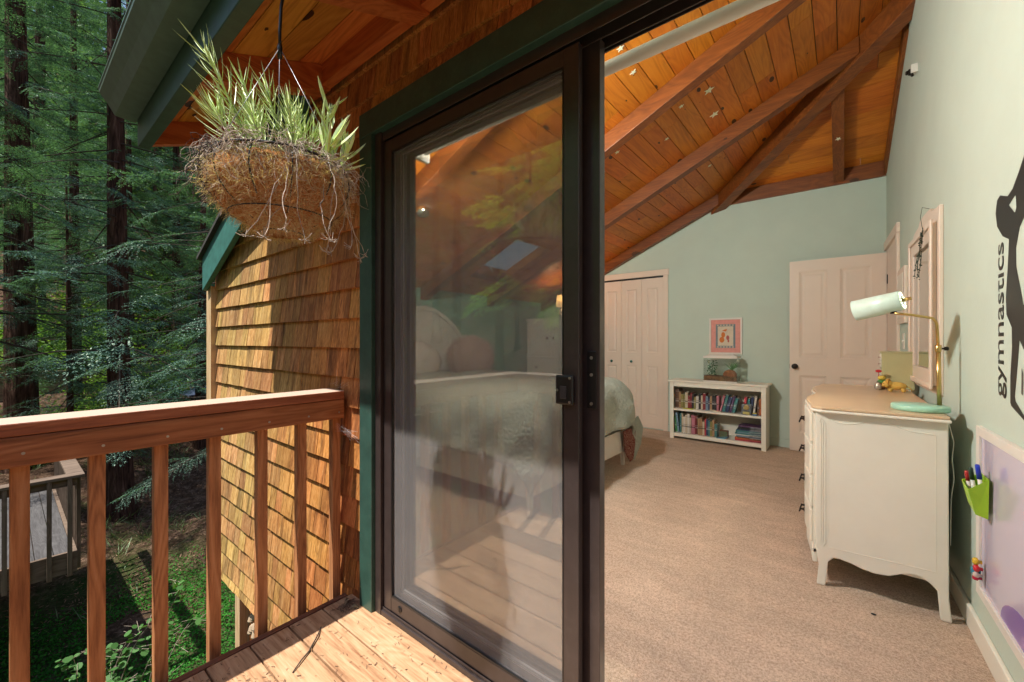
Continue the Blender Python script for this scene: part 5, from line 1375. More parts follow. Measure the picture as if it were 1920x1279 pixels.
tag(m.build('star_sticker', M_star), 'small star sticker stuck on the short rafter of the far slope', 'star sticker', 'star stickers on the ceiling')
# smoke alarm
tag(MB().lathe([(.055, 0), (.055, .02), (.04, .032)], (-1.95, 1.62, ZA(-1.95) + BZ - .003), 20, (.41, 0, -.91)).build('smoke_alarm', M_white, None, smooth=False), 'round white smoke alarm on the ceiling near the top of the screen', 'smoke alarm')
# speck on the carpet
tag(MB().ball((.105, 2.38, .010), (.010, .004, .004), 8, 5).build('hair_clip', M_black), 'tiny dark clip lying on the carpet under the dresser', 'clip')

# ================================================================ HANGING BASKET
BC_ = Vector((-1.250, .502, 0)); RZ = 1.692; BR = .160
hb = thing('hanging_basket', 'round wire basket with shaggy coir liner hanging from the eave', 'hanging basket', (BC_.x, BC_.y, 1.49))
rr = np.random.RandomState(12)
def hbr(a, t):     # t 0 rim..1 bottom
    prof = (math.cos(t * math.pi / 2) ** .98) * (1 + .16 * math.sin(math.pi * min(t * 1.7, 1)) ** .8)
    bul = 1 + .06 * (abs(math.sin(a * 6)) - .6) * math.sin(math.pi * min(t * 1.1, 1)) + .03 * math.sin(3 * a + 1)
    return BR * prof * bul
v = []; NA, NT_ = 96, 26
for i in range(NT_ + 1):
    t = i / NT_
    for k in range(NA):
        a = 2 * math.pi * k / NA; r = max(hbr(a, t), .002) + .004 * (rr.rand() - .5)
        sagz = RZ - .012 - .180 * math.sin(t * math.pi / 2) ** 1.05
        v.append((BC_.x + r * math.cos(a), BC_.y + r * math.sin(a), sagz + .003 * rr.randn()))
f = np.array([(i * NA + k, i * NA + (k + 1) % NA, (i + 1) * NA + (k + 1) % NA, (i + 1) * NA + k) for i in range(NT_) for k in range(NA)])[:, ::-1]
k = NT('coir'); vv = k.coord((1, 1, 1)); nn = k.noise(vv, 60, 6, .8, 1.5); n2 = k.noise(vv, 10, 3)
c = k.ramp(nn, [(.32, (.30, .10, .03)), (.5, (.76, .33, .12)), (.68, (.92, .60, .33))]); k.pbr(k.mix(k.math('MULTIPLY', n2, .4), c, (.72, .30, .11)), .95, 0, k.bump(nn, 1.0, .02), .05); M_coir = k.m
mk('coir_liner', v, f, M_coir, hb, smooth=True)
m = MB(); m.lathe([(BR * .93, 0), (.01, .012)], (BC_.x, BC_.y, RZ - .022), 40); m.build('soil', plain('soil', (.05, .035, .025), .95, var=.5), hb)
# fibres
def fibres(n, seed, mat, name, L=(.03, .08), wd=.0007, tmin=0, tmax=1.0, curl=1.0, amin=0, amax=6.283, off=.002):
    rg = np.random.RandomState(seed); q = []
    for _ in range(n):
        a = rg.uniform(amin, amax); t = rg.uniform(tmin, tmax); r = hbr(a, t) + off + abs(rg.normal()) * .004
        z = RZ - .012 - .180 * math.sin(t * math.pi / 2) ** 1.05
        p = Vector((BC_.x + r * math.cos(a), BC_.y + r * math.sin(a), z)); out = Vector((math.cos(a) * (1 - t * .5), math.sin(a) * (1 - t * .5), -.8 * t)).normalized()
        d = (Vector(rg.normal(size=3)) + out * .35); d -= out * d.dot(out) * .55; d.normalize(); l = rg.uniform(*L); k_ = 7
        ben = Vector(rg.normal(size=3)) * curl * 9
        side = d.cross(out); side = side.normalized() if side.length > 1e-4 else Vector((0, 0, 1))
        pr = None
        for s_ in range(k_):
            cur = (p - side * wd, p + side * wd)
            if pr: q += [pr[0], pr[1], cur[1], cur[0]]
            pr = cur; d = (d + ben * (l / k_) + Vector((0, 0, -.05))).normalized()
            p = p + d * l / k_
            rel = Vector((p.x - BC_.x, p.y - BC_.y)); 
    return mk(name, [tuple(x) for x in q], np.arange(len(q)).reshape(-1, 4), mat, hb)
M_fib = leafy('coir_fibre', (.75, .46, .24), (.95, .85, .68), .45, .6, .02)
o = fibres(9500, 1, M_fib, 'coir_fibres', (.012, .045), .00032, 0, .85, 2.6); o['kind'] = 'stuff'
# wire frame
m = MB(); circ = lambda r, z, n=48: [(BC_.x + r * math.cos(2 * math.pi * i / n), BC_.y + r * math.sin(2 * math.pi * i / n), z) for i in range(n + 1)]
m.tube(circ(BR + .012, RZ), .0035, 8)
m.build('rim_wire', M_black, hb, smooth=True)
for i in range(12):
    a = 2 * math.pi * (i + .5) / 12; pts = []
    for j in range(11):
        t = j / 10 * .9; r = hbr(a, t) + .009; pts.append((BC_.x + r * math.cos(a), BC_.y + r * math.sin(a), RZ - .180 * math.sin(t * math.pi / 2) ** 1.05 - .006 * t))
    MB().tube(pts, .0019, 6).build('rib_wire', M_black, hb, smooth=True)
for tt in (.52, .82):
    r = hbr(.26, tt) + .006; MB().tube(circ(r, RZ - .180 * math.sin(tt * math.pi / 2) ** 1.05 - .012), .0018, 6).build('hoop_wire', M_black, hb, smooth=True)
# hanger
HT = Vector((-1.262, .500, 2.045))
for i in range(3):
    a = 2 * math.pi * i / 3 + .75; MB().tube([(BC_.x + (BR + .01) * math.cos(a), BC_.y + (BR + .01) * math.sin(a), RZ), tuple(HT)], .0010, 6).build('hanger_wire', plain('wire_grey', (.35, .36, .38), .4, .6), hb, smooth=True)
hk = [HT + Vector((0, 0, -.02)), HT + Vector((.000, 0, .05)), HT + Vector((.002, .003, .12)), HT + Vector((.008, .009, .165)), HT + Vector((.002, .004, .195)), HT + Vector((-.016, -.012, .205)), HT + Vector((-.036, -.028, .185)), HT + Vector((-.042, -.033, .145))]
MB().tube(hk, .0042, 10).build('hook', M_black, hb, smooth=True)
m = MB(); m.lathe([(.006, 0), (.007, .03), (.005, .04)], HT - Vector((0, 0, .03)), 10); m.build('swivel', M_black, hb, smooth=True)
eye = MB(); eye.tube([(HT.x - .012 + .012 * math.cos(a), HT.y - .008, 2.225 + .012 * math.sin(a)) for a in np.linspace(0, 6.28, 14)], .0022, 6); eye.tube([(HT.x - .012, HT.y - .008, 2.236), (HT.x - .012, HT.y - .008, 2.26)], .0022, 6)
tag(eye.build('screw_eye', M_steel), 'small steel screw eye in the rafter holding the basket hook', 'screw eye')
# dead roots and stems round the rim
def tangle(n, seed, mat, name, amin, amax, L=(.06, .17), rad=.0016, drop=-.9, spread=.03, zoff=(-.01, .03)):
    rg = np.random.RandomState(seed); m = MB()
    for _ in range(n):
        a = rg.uniform(amin, amax); r = BR + rg.uniform(-.02, spread); p = Vector((BC_.x + r * math.cos(a), BC_.y + r * math.sin(a), RZ + rg.uniform(*zoff)))
        d = Vector((math.cos(a), math.sin(a), rg.uniform(-.6, .5))); l = rg.uniform(*L); pts = [p]
        for s_ in range(7):
            d = (d + Vector(rg.normal(size=3)) * .85 + Vector((0, 0, drop * .35))).normalized(); p = p + d * l / 7; pts.append(p)
        m.tube(pts, [rad * (1 - .08 * i) * rg.uniform(.7, 1.2) for i in range(8)], 4)
    return m.build(name, mat, hb)
M_root = paint('dead_root', (.50, .42, .35), .9, .5, .8, 60); M_rootd = paint('dark_root', (.075, .055, .05), .9, .5, .8, 60)
LFT = math.atan2(-.628, -.778)
a1 = tangle(260, 2, M_root, 'dead_roots', LFT - 1.4, LFT + 1.3, (.05, .15), .00095, -2.6, .016); a1['kind'] = 'stuff'
a2 = tangle(320, 3, M_rootd, 'dark_roots', LFT - 1.1, LFT + 1.0, (.08, .17), .0011, -2.8, .018); a2['kind'] = 'stuff'
a3 = tangle(420, 4, M_root, 'dead_roots', LFT + 1.2, LFT + 4.9, (.05, .15), .0009, -1.6, .012); a3['kind'] = 'stuff'
m = MB(); rg = np.random.RandomState(31)
for (a, n_) in ((LFT + 2.2, 5), (LFT + 2.75, 4), (LFT + 3.1, 3)):      # long trailing dry stems
    for _ in range(n_):
        p = Vector((BC_.x + (BR + .01) * math.cos(a + rg.uniform(-.1, .1)), BC_.y + (BR + .01) * math.sin(a), RZ + .01)); d = Vector((math.cos(a) * .3, math.sin(a) * .3, -1)); pts = [p]
        for s_ in range(12): d = (d + Vector(rg.normal(size=3)) * .25 + Vector((0, 0, -.3))).normalized(); p = p + d * rg.uniform(.018, .026); pts.append(p)
        m.tube(pts, .0009, 4)
        for s_ in range(6): e = Vector(rg.normal(size=3)).normalized() * .02; m.tube([pts[-1], pts[-1] + e * .5, pts[-1] + e + Vector((0, 0, .006))], .0008, 4)
m.build('trailing_stems', M_root, hb)
# succulents with upright blade leaves
k = NT('succulent_leaf'); ri = k.random_island(); c = k.ramp(ri, [(0, (.58, .76, .22)), (.5, (.74, .88, .36)), (.8, (.58, .78, .50)), (1, (.90, .94, .55))])
dn = k.n('ShaderNodeBsdfPrincipled'); k.l(c, dn.inputs[0]); dn.inputs['Roughness'].default_value = .42; tr = k.n('ShaderNodeBsdfTranslucent'); k.l(k.mix(1.0, c, (1.0, 1.0, .55), 'MULTIPLY'), tr.inputs[0])
mx = k.n('ShaderNodeMixShader', i_0=.08); k.l(dn.outputs[0], mx.inputs[1]); k.l(tr.outputs[0], mx.inputs[2]); k.l(mx.outputs[0], k.out.inputs[0]); M_succ = k.m
M_stem = plain('green_stem', (.25, .32, .10), .6, var=.4)
def leafblade(m, p, d, l, w, bend, side):
    prev = None; n = 6; dd = d.copy(); q = p.copy()
    nrm = side.cross(d).normalized()
    for s_ in range(n + 1):
        t = s_ / n; ww = w * (math.sin(math.pi * min(t * .92 + .1, 1)) ** .7) if t < 1 else .0003
        cur = (q - side * ww, q + nrm * ww * .55, q + side * ww, q - nrm * ww * .45)
        if prev:
            for k_ in range(4): m.poly([prev[k_], prev[(k_ + 1) % 4], cur[(k_ + 1) % 4], cur[k_]])
        prev = cur; dd = (dd + bend / n).normalized(); q = q + dd * l / n
def succulent(label, stems, seed, leafL, leafW, nl, group='succulents growing in the basket'):
    rg = np.random.RandomState(seed); b0 = stems[0][0]
    t_ = thing('succulent_plant', label, 'plant', tuple(b0), group)
    ms, ml = MB(), MB()
    for (b, tip) in stems:
        b = Vector(b); tip = Vector(tip); ctrl = (b + tip) / 2 + Vector(rg.normal(size=3)) * .012; pts = []
        for i in range(9): t = i / 8; pts.append(b * (1 - t) ** 2 + ctrl * 2 * t * (1 - t) + tip * t * t)
        ms.tube(pts, [.0045 - .0025 * i / 8 for i in range(9)], 7)
        for i in range(nl):
            t = .12 + .88 * (i / nl) ** .8; j = min(int(t * 8), 7); p = pts[j].lerp(pts[j + 1], t * 8 - j); ax_ = (pts[j + 1] - pts[j]).normalized()
            a = i * 2.4 + rg.uniform(-.4, .4); u = ax_.orthogonal().normalized(); w = ax_.cross(u); o_ = u * math.cos(a) + w * math.sin(a)
            up_ = .75 + .6 * t; d = (o_ * rg.uniform(.6, 1.25) + ax_ * up_).normalized(); sd_ = d.cross(o_)
            if sd_.length < 1e-3: sd_ = w
            leafblade(ml, p, d, leafL * rg.uniform(.65, 1.1) * (1 - .35 * t * t), leafW * rg.uniform(.8, 1.15), ax_ * .5 + Vector(rg.normal(size=3)) * .18 + Vector((0, 0, .15)), sd_.normalized())
    ms.build('stems', M_stem, t_, smooth=True); ml.build('leaves', M_succ, t_, smooth=False)
# image right = (.778,.628,0)
RV = Vector((.778, .628, 0)); FV = Vector((-.628, .778, 0))
def bp(r, fw, z): return tuple(Vector((BC_.x, BC_.y, 0)) + RV * r + FV * fw + Vector((0, 0, z)))
succulent('tall feathery succulent leaning left in the hanging basket', [(bp(-.055, -.03, RZ), bp(-.15, -.10, 1.965)), (bp(-.04, .02, RZ), bp(-.10, -.02, 1.93)), (bp(-.07, .03, RZ), bp(-.125, .02, 1.84)), (bp(-.05, -.06, RZ), bp(-.105, -.12, 1.80)),(bp(-.03, .0, RZ), bp(-.065, -.03, 1.83))], 5, .118, .0020, 38)
succulent('bushy feathery succulent in the middle of the hanging basket', [(bp(.03, -.02, RZ), bp(-.02, -.05, 1.90)), (bp(.05, .03, RZ), bp(.03, .03, 1.89)), (bp(.02, .05, RZ), bp(.0, .07, 1.87)), (bp(.06, -.05, RZ), bp(.055, -.07, 1.84)), (bp(.04, .0, RZ), bp(.09, .02, 1.82)), (bp(.0, -.06, RZ), bp(-.02, -.10, 1.79))], 6, .100, .0020, 34)
succulent('sparse broad leaved succulent at the right of the hanging basket', [(bp(.12, -.02, RZ), bp(.145, -.02, 1.87)), (bp(.15, .01, RZ - .01), bp(.185, .0, 1.77)), (bp(.14, -.06, RZ - .01), bp(.18, -.08, 1.74)), (bp(.11, .05, RZ), bp(.12, .06, 1.80))], 7, .11, .0060, 9)
succulent('small bluish succulent at the left rim of the hanging basket', [(bp(-.13, -.05, RZ), bp(-.155, -.06, 1.73)), (bp(-.11, .03, RZ), bp(-.12, .03, 1.72))], 8, .045, .0065, 5)

# ================================================================ SMALL THINGS ON AND UNDER THE DECK
rg = np.random.RandomState(5)
q = []
for _ in range(1300):
    if rg.rand() < .72: q_ = rg.normal(); x_, y_ = -1.42 + q_ * .12 + rg.normal() * .03, .60 + q_ * .055 + rg.normal() * .028
    else: x_, y_ = rg.uniform(-1.8, -1.1), rg.uniform(.3, 1.03)
    if rg.rand() < .25: x_, y_ = -1.77 + abs(rg.normal()) * .03, .98 + rg.normal() * .03
    if not (-1.81 < x_ < -.8 and .2 < y_ < 1.03): continue
    a = rg.uniform(0, 3.14); l = rg.uniform(.002, .009); w = rg.uniform(.0004, .0016); d = Vector((math.cos(a), math.sin(a), rg.uniform(-.15, .15))) * l; s_ = Vector((-math.sin(a), math.cos(a), rg.uniform(-.5, .5))) * w; p = Vector((x_, y_, .003 + abs(d.z)))
    q += [p - d - s_, p + d - s_, p + d + s_, p - d + s_]
o = mk('leaf_litter', [tuple(a) for a in q], np.arange(len(q)).reshape(-1, 4), M_litter); o['kind'] = 'stuff'; o['label'] = 'dry leaf litter scattered on the deck boards'
M_dry = leafy('dry_leaf', (.20, .12, .06), (.45, .32, .20), .2)
def dryleaf(x_, y_, l, a, lb):
    m = MB(); d = Vector((math.cos(a), math.sin(a), 0)); s_ = Vector((-math.sin(a), math.cos(a), 0)); prev = None
    for i in range(7):
        t = i / 6; p = Vector((x_, y_, .004)) + d * l * (t - .5) + Vector((0, 0, .010 * math.sin(t * 3.1))); w = l * .22 * math.sin(math.pi * min(max(t, .04), .96)); c = (p - s_ * w + Vector((0, 0, w * .5)), p, p + s_ * w + Vector((0, 0, w * .7)))
        if prev: m.poly([prev[0], prev[1], c[1], c[0]]); m.poly([prev[1], prev[2], c[2], c[1]])
        prev = c
    tag(m.build('dry_leaf', M_dry, None, smooth=True, solid=.0006), lb, 'leaf', 'dry leaves on the deck')
dryleaf(-1.20, .745, .05, .3, 'curled dry leaf on the sunlit board nearest the door'); dryleaf(-1.77, .99, .045, 2.2, 'curled dry leaf in the corner by the last baluster'); dryleaf(-1.70, .985, .04, .8, 'small dry leaf by the foot of the green casing')
dryleaf(-1.42, .60, .05, 1.9, 'dry leaf lying in the litter heap on the deck'); dryleaf(-1.47, .54, .045, 2.7, 'dry leaf at the near end of the litter heap')
m = MB(); m.tube([(-1.70, .835, .004), (-1.655, .80, .010), (-1.60, .74, .006), (-1.575, .70, .008), (-1.545, .655, .004)], [.0015, .0028, .003, .0026, .002], 6)
tag(m.build('twig', M_twig, None, smooth=True), 'thin curved dry twig lying across the deck boards', 'twig')
bell = thing('bell_string', 'string of small clay bells hanging under the shingled wall', 'bell string', (-3.40, 1.16, -1.0))
M_bell = paint('clay_bell', (.45, .34, .24), .5, .2)
for i, (bx_, bz) in enumerate(((-3.425, -.86), (-3.40, -.92), (-3.37, -.82), (-3.345, -.885), (-3.36, -.95), (-3.43, -.95))):
    MB().lathe([(.001, .03), (.010, .028), (.016, .014), (.024, -.014), (.027, -.020), (.022, -.018)], (bx_, 1.16, bz), 16, cap=False).build('bell', M_bell, bell, smooth=True, solid=.002)
m = MB(); m.tube([(-3.425, 1.16, -.60), (-3.43, 1.16, -1.02)], .0016, 5); m.tube([(-3.36, 1.16, -.60), (-3.352, 1.16, -1.0)], .0016, 5)
for z_ in np.arange(-.62, -.80, -.02): m.ball((-3.426, 1.16, z_), .005, 6, 4)
m.build('string', M_bell, bell)
# cobweb: a few threads at the rail end
m = MB(); rr = random.Random(4)
for _ in range(9):
    a = Vector((-1.84 - rr.uniform(0, .12), 1.01 - rr.uniform(0, .02), .967 + rr.uniform(0, .03))); b = Vector((-1.84 - rr.uniform(-.05, .1), 1.02, .99 + rr.uniform(0, .08))); m.tube([a, (a + b) / 2 - Vector((0, 0, .006)), b], .00018, 3)
for _ in range(12):
    a = Vector((-1.832, .96 + rr.uniform(0, .04), .80 + rr.uniform(-.02, .02))); b = Vector((-1.74 + rr.uniform(-.05, .03), 1.02, .76 + rr.uniform(-.03, .03))); m.tube([a, b], .00018, 3)
tag(m.build('cobweb', plain('cobweb_silk', (.6, .6, .6), .5), None), 'wispy grey cobweb at the wall end of the railing', 'cobweb')
# ================================================================ FOREST
GR = np.array([0, 7.6, 11.2, 12.8, 15.2, 19.7, 22, 30, 45, 60, 90, 140.0])
GZ = np.array([-3.1, -2.95, -2.68, -2.36, -1.9, -0.9, -0.3, 3.0, 12, 24, 45, 70.0])
def gh(x, y):
    r = np.hypot(x, (np.asarray(y) - 1.0)); z = np.interp(r, GR, GZ)
    z = z + np.clip((r - 5) / 8, 0, 1) * (.16 * np.sin(.9 * x + 1.3 * y) + .12 * np.sin(1.7 * x - .8 * y + 2)) + .03 * np.sin(4.1 * x + 3.3 * y) * np.sin(3.7 * y - 1.9 * x)
    return z
def axis_(lo, hi, c0, c1, fine, n):
    a = list(np.arange(c0, c1, fine)); s = fine
    q = c1
    while q < hi: a.append(q); s *= 1.14; q += s
    a.append(hi); q = c0; s = fine; b = []
    while q > lo: s *= 1.14; q -= s; b.append(max(q, lo))
    return np.array(sorted(set(b + a)))
gx = axis_(-140, 140, -22, -3, .22, 0); gy = axis_(-140, 140, -3, 8, .22, 0)
X, Y = np.meshgrid(gx, gy, indexing='ij'); Z = gh(X, Y)
nx, ny = len(gx), len(gy); V = np.stack([X, Y, Z], -1).reshape(-1, 3)
I = (np.arange(nx - 1)[:, None] * ny + np.arange(ny - 1)[None]).ravel(); F = np.stack([I, I + ny, I + ny + 1, I + 1], 1)
g = mk('ground', V, F, M_ground, None, smooth=True, local=True); struct(g, 'sloping forest floor with moss and brown duff')

def quads(base, d, s):      # base (n,3), d half length vec, s half width vec -> diamonds-ish leaf quads
    return np.stack([base, base + d * .5 + s, base + d, base + d * .5 - s], 1).reshape(-1, 3)
def spray(rg, L, leaf, wleaf, step):
    """one flat drooping redwood spray along +x: returns leaf quads and stem polyline"""
    out = []; stem = [np.array([L * t, 0, -.22 * L * t * t + .05 * L * t]) for t in np.linspace(0, 1, 7)]
    ntw = int(L / .055)
    for i in range(ntw):
        t = .12 + .88 * i / ntw; p = np.array([L * t, 0, -.22 * L * t * t + .05 * L * t]); side = 1 if i % 2 else -1
        tl = (.42 * L * (1 - t) ** .7 + .07) * rg.uniform(.7, 1.15); ang = R(rg.uniform(42, 62)) * side
        d = np.array([math.cos(ang), math.sin(ang), rg.uniform(-.30, .02)]); n = max(int(tl / step), 3)
        tt = (np.arange(n) + .5) / n; b = p + d * tl * tt[:, None] + np.array([0, 0, -.20]) * (tl * tt[:, None]) ** 2 * 2
        for sg in (1, -1):
            a2 = ang + sg * R(50); ld = np.array([math.cos(a2), math.sin(a2), -.15]) * leaf
            k_ = rg.uniform(.7, 1.2, (n, 1)) * (1 - .5 * tt[:, None]); dd = ld * k_ + rg.normal(size=(n, 3)) * leaf * .18
            sd = np.array([-math.sin(a2), math.cos(a2), 0]) * wleaf * k_ + rg.normal(size=(n, 3)) * wleaf * .35
            out.append(quads(b, dd, sd))
    return np.concatenate(out), stem
def crown_data(seed, n, z0, z1, Lmax, Lmin=.7, leaf=.055, wleaf=.009, step=.032, droop=.25, r0=.12):
    rg = np.random.RandomState(seed); Q = []; ST = []; sp = [spray(rg, L, leaf, wleaf, step) for L in (1.0, 1.3, 1.6, 1.1)]
    Ls = (1.0, 1.3, 1.6, 1.1)
    for i in range(n):
        t = (i + rg.rand()) / n; z = z0 + (z1 - z0) * t; az = rg.uniform(0, 2 * math.pi); L = (Lmax + (Lmin - Lmax) * t) * rg.uniform(.6, 1.1); el = rg.uniform(-.35, .15)
        # a limb carries a few sprays
        d = np.array([math.cos(az) * math.cos(el), math.sin(az) * math.cos(el), math.sin(el)]); pts = [np.array([0, 0, z]) + d * L * q + np.array([0, 0, -droop]) * (L * q) ** 2 * .25 for q in np.linspace(0, 1, 6)]
        ST.append((pts, .005 + .006 * L))
        m_ = max(int(L / .42), 1)
        for j in range(m_ + 1):
            q = (j + .6 * rg.rand()) / (m_ + .5); q = min(q, 1.0); p = np.array([0, 0, z]) + d * L * q + np.array([0, 0, -droop]) * (L * q) ** 2 * .25
            k_ = rg.randint(4); S_, st = sp[k_]; sc = rg.uniform(.55, 1.0) / Ls[k_] * (1.15 if q > .8 else .9)
            a = az + (0 if q > .85 else rg.choice([-1, 1]) * rg.uniform(.5, 1.2)); b = rg.uniform(-.55, .05); ro = rg.uniform(-.5, .5)
            Rm = np.array(Matrix.Rotation(a, 3, 'Z') @ Matrix.Rotation(-b, 3, 'Y') @ Matrix.Rotation(ro, 3, 'X'))
            Q.append((S_ * sc) @ Rm.T + p)
    return np.concatenate(Q), ST
def trunk_mb(h, r, seed, flare=1.5, seg=20):
    rg = np.random.RandomState(seed); m = MB(); n = 22; ph = rg.rand(4) * 6.28; lean = rg.normal(size=2) * .008
    for i in range(n + 1):
        t = (i / n) ** 1.4; z = -.5 + (h + .5) * t; rr_ = r * (1 - .78 * t) * (1 + (flare - 1) * math.exp(-max(z, 0) / .35))
        for k_ in range(seg):
            a = 2 * math.pi * k_ / seg; q = rr_ * (1 + .05 * math.sin(7 * a + ph[0] + z * .3) + .035 * math.sin(11 * a + ph[1] - z * .2) + .03 * math.sin(3 * a + ph[2]))
            m.v.append((q * math.cos(a) + lean[0] * z, q * math.sin(a) + lean[1] * z, z))
    for i in range(n):
        for k_ in range(seg):
            a = i * seg + k_; b = i * seg + (k_ + 1) % seg; m.f.append((a, b, b + seg, a + seg))
    return m
def make_tree(name, label, cat, x, y, h, r, seed, crown, mat, group, bark=None):
    z = float(gh(x, y)); t = thing(name, label, cat, (x, y, z), group)
    trunk_mb(h, r, seed).build('trunk', bark or M_bark, t, smooth=True, local=True)
    Q, ST = crown; mk('crown', Q, np.arange(len(Q)).reshape(-1, 4), mat, t, local=True)
    m = MB()
    for pts, rad in ST: m.tube(pts, [rad * (1 - .14 * i) for i in range(len(pts))], 5, cap=False)
    m.build('limbs', M_twig if bark is None else bark, t, local=True, smooth=True); return t
GT = 'redwoods on the slope beside the house'
protos = [
    make_tree('redwood_tree', 'thick dark redwood trunk near the left edge, its bark lit on one side', 'tree', -15.57, .29, 20, .30, 1, crown_data(1, 78, 3.4, 16, 3.4, 1.2, .075, .012), M_leafd, GT),
    make_tree('redwood_tree', 'dark redwood trunk whose foot shows right of the second baluster', 'tree', -12.35, 1.61, 18, .225, 2, crown_data(2, 84, 2.6, 14, 3.1, 1.0, .07, .011), M_leafd, GT),
    make_tree('redwood_tree', 'slim redwood with a straight dark trunk in the middle distance', 'tree', -18.94, 1.43, 17, .165, 3, crown_data(3, 72, 4.2, 15, 2.9, 1.0, .08, .013), M_leafd, GT)]
def put(src, x, y, s, rz, label, group=GT):
    c = copy_tree(protos[src]); c.location = (x, y, float(gh(x, y))); c.rotation_euler = (0, 0, rz); c.scale = (s, s, s); c['label'] = label; c['group'] = group; return c
T = [(0, -12.9, -.35, .9, 1.1, 'dark redwood at the very left edge of the picture'), (2, -22.8, 4.77, 1.1, 2.0, 'redwood with a pale sunlit bark strip beside the house corner'),
     (2, -22.4, 3.2, 1.0, .7, 'redwood trunk standing before the tan wall left of the house corner'), (1, -15.3, 3.75, .62, 4.4, 'slender young redwood closest to the house corner'),
     (1, -26.5, .9, 1.2, 3.1, 'distant redwood behind the left part of the tan wall'), (0, -30.5, 5.6, 1.1, 5.0, 'distant redwood behind the right part of the tan wall'),
     (2, -33, 2.8, 1.4, .2, 'far redwood rising on the hill between the nearer trunks'), (0, -24, 7.2, 1.0, 2.7, 'redwood hidden mostly behind the house corner'), (1, -38, 7.5, 1.4, 1.9, 'far redwood on the hill above the house corner'),
     (0, -37, -.4, 1.3, 4.0, 'far redwood on the hill at the left edge'), (1, -13.5, -13.5, 1.1, .9, 'redwood out beyond the lower deck'), (2, -23, -15.5, 1.2, 5.2, 'redwood far beyond the lower deck to the left'),
     (0, -14, -11, .85, .3, 'redwood standing out beyond the balcony, mirrored in the glass'), (1, -9.5, -13.5, .8, 2.2, 'redwood mirrored dark in the glass pane'), (2, -15.5, -17.5, .9, 3.3, 'redwood beyond the balcony to the left of the mirrored tree'),
     (1, -5, -16.5, .85, 4.8, 'redwood straight out from the balcony'), (0, -12, -18, 1.0, 1.4, 'tall redwood behind the mirrored young tree'), (2, -2.5, -20, .8, 2.9, 'redwood out from the right of the balcony'), (1, -20, -15, 1.2, 5.8, 'redwood far beyond the balcony corner'),
     (0, -8, -23, 1.1, .5, 'redwood far beyond the balcony'), (2, -33, -15, 1.2, 1.2, 'redwood on the left hill beyond the balcony')]
for (s_, x, y, sc, rz, lb) in T: put(s_, x, y, sc, rz, lb)
# near young redwood whose sprays hang in front of the trunks
near = make_tree('young_redwood', 'young redwood with hanging feathery sprays close to the house corner', 'tree', -9.2, 2.6, 8.0, .06, 7, crown_data(9, 58, 1.9, 7.6, 1.75, .8, .042, .0065, .022, .3), M_leafd, 'young redwoods by the house')
near2 = make_tree('young_redwood', 'young redwood with low branches between the two thick trunks', 'tree', -14.0, 1.0, 7.0, .07, 8, crown_data(10, 56, 1.0, 6.5, 1.9, .9, .05, .008, .028, .3), M_leafd, 'young redwoods by the house')
# bright young tree mirrored in the glass
M_leafr = leafy('bright_young_foliage', (.30, .66, .12), (.55, .88, .26), .5, .5, .05)
make_tree('young_broadleaf_tree', 'bright green young tree mirrored in the glass of the door', 'tree', -4.75, -5.3, 7.6, .08, 11, crown_data(15, 110, 4.9, 9.4, 1.5, .8, .07, .02, .04, .1), M_leafr, 'trees mirrored in the door glass')
# shrubs in the understory, sunlit broad leaves
def shrub(name, label, x, y, rad, n, leaf, mat, seed, z=None, group='sunlit shrubs on the slope'):
    rg = np.random.RandomState(seed); z = float(gh(x, y)) if z is None else z; t = thing(name, label, 'shrub', (x, y, z), group)
    ctr = []; m = MB()
    for _ in range(16):
        d = rg.normal(size=3); d[2] = abs(d[2]) + .5; d /= np.linalg.norm(d); L = rad * rg.uniform(.6, 1.2); pts = [d * L * q + np.array([0, 0, .25 * L * q * (1 - q)]) for q in np.linspace(0, 1, 5)]
        m.tube(pts, [.018, .014, .010, .007, .004], 5); ctr += [pts[2], pts[3], pts[4]]
    m.build('stems', M_twig, t, local=True)
    c = np.array(ctr)[rg.randint(0, len(ctr), n)] + rg.normal(size=(n, 3)) * rad * .17
    d = rg.normal(size=(n, 3)); d[:, 2] *= .45; d *= leaf / np.linalg.norm(d, axis=1, keepdims=True); s = rg.normal(size=(n, 3)); s[:, 2] *= .4; s -= d * (s * d).sum(1, keepdims=True) / (leaf ** 2); s *= leaf * .33 / np.linalg.norm(s, axis=1, keepdims=True)
    mk('foliage', quads(c, d, s), np.arange(4 * n).reshape(-1, 4), mat, t, local=True)
    return t
SH = [(-17.0, 1.6, 1.0), (-19.5, 2.6, 1.3), (-18.4, 3.6, 1.1), (-16.5, .6, 1.0), (-21.8, 1.9, 1.6), (-24.5, 2.5, 2.2), (-26, 4.6, 2.4), (-23.5, .4, 1.8), (-28, 3.6, 2.6), (-20.5, 4.6, 1.4)]
SL_ = ['low sunlit shrub at the foot of the middle trunk', 'leafy sunlit shrub before the tan wall', 'leafy shrub near the pale striped trunk', 'low shrub at the left trunk foot', 'tall bright shrub rising over the tan wall', 'broad sunlit shrub above the middle of the tan wall',
       'broad bright bush above the wall near the house corner', 'bush above the left end of the tan wall', 'large bright bush on the hill beyond the wall', 'bright bush beside the blue sheet roof']
for i, ((x, y, r_), lb) in enumerate(zip(SH, SL_)): shrub('shrub', lb, x, y, r_ * 1.15, 3400, .085 if r_ < 1.5 else .12, M_leafb, 40 + i)
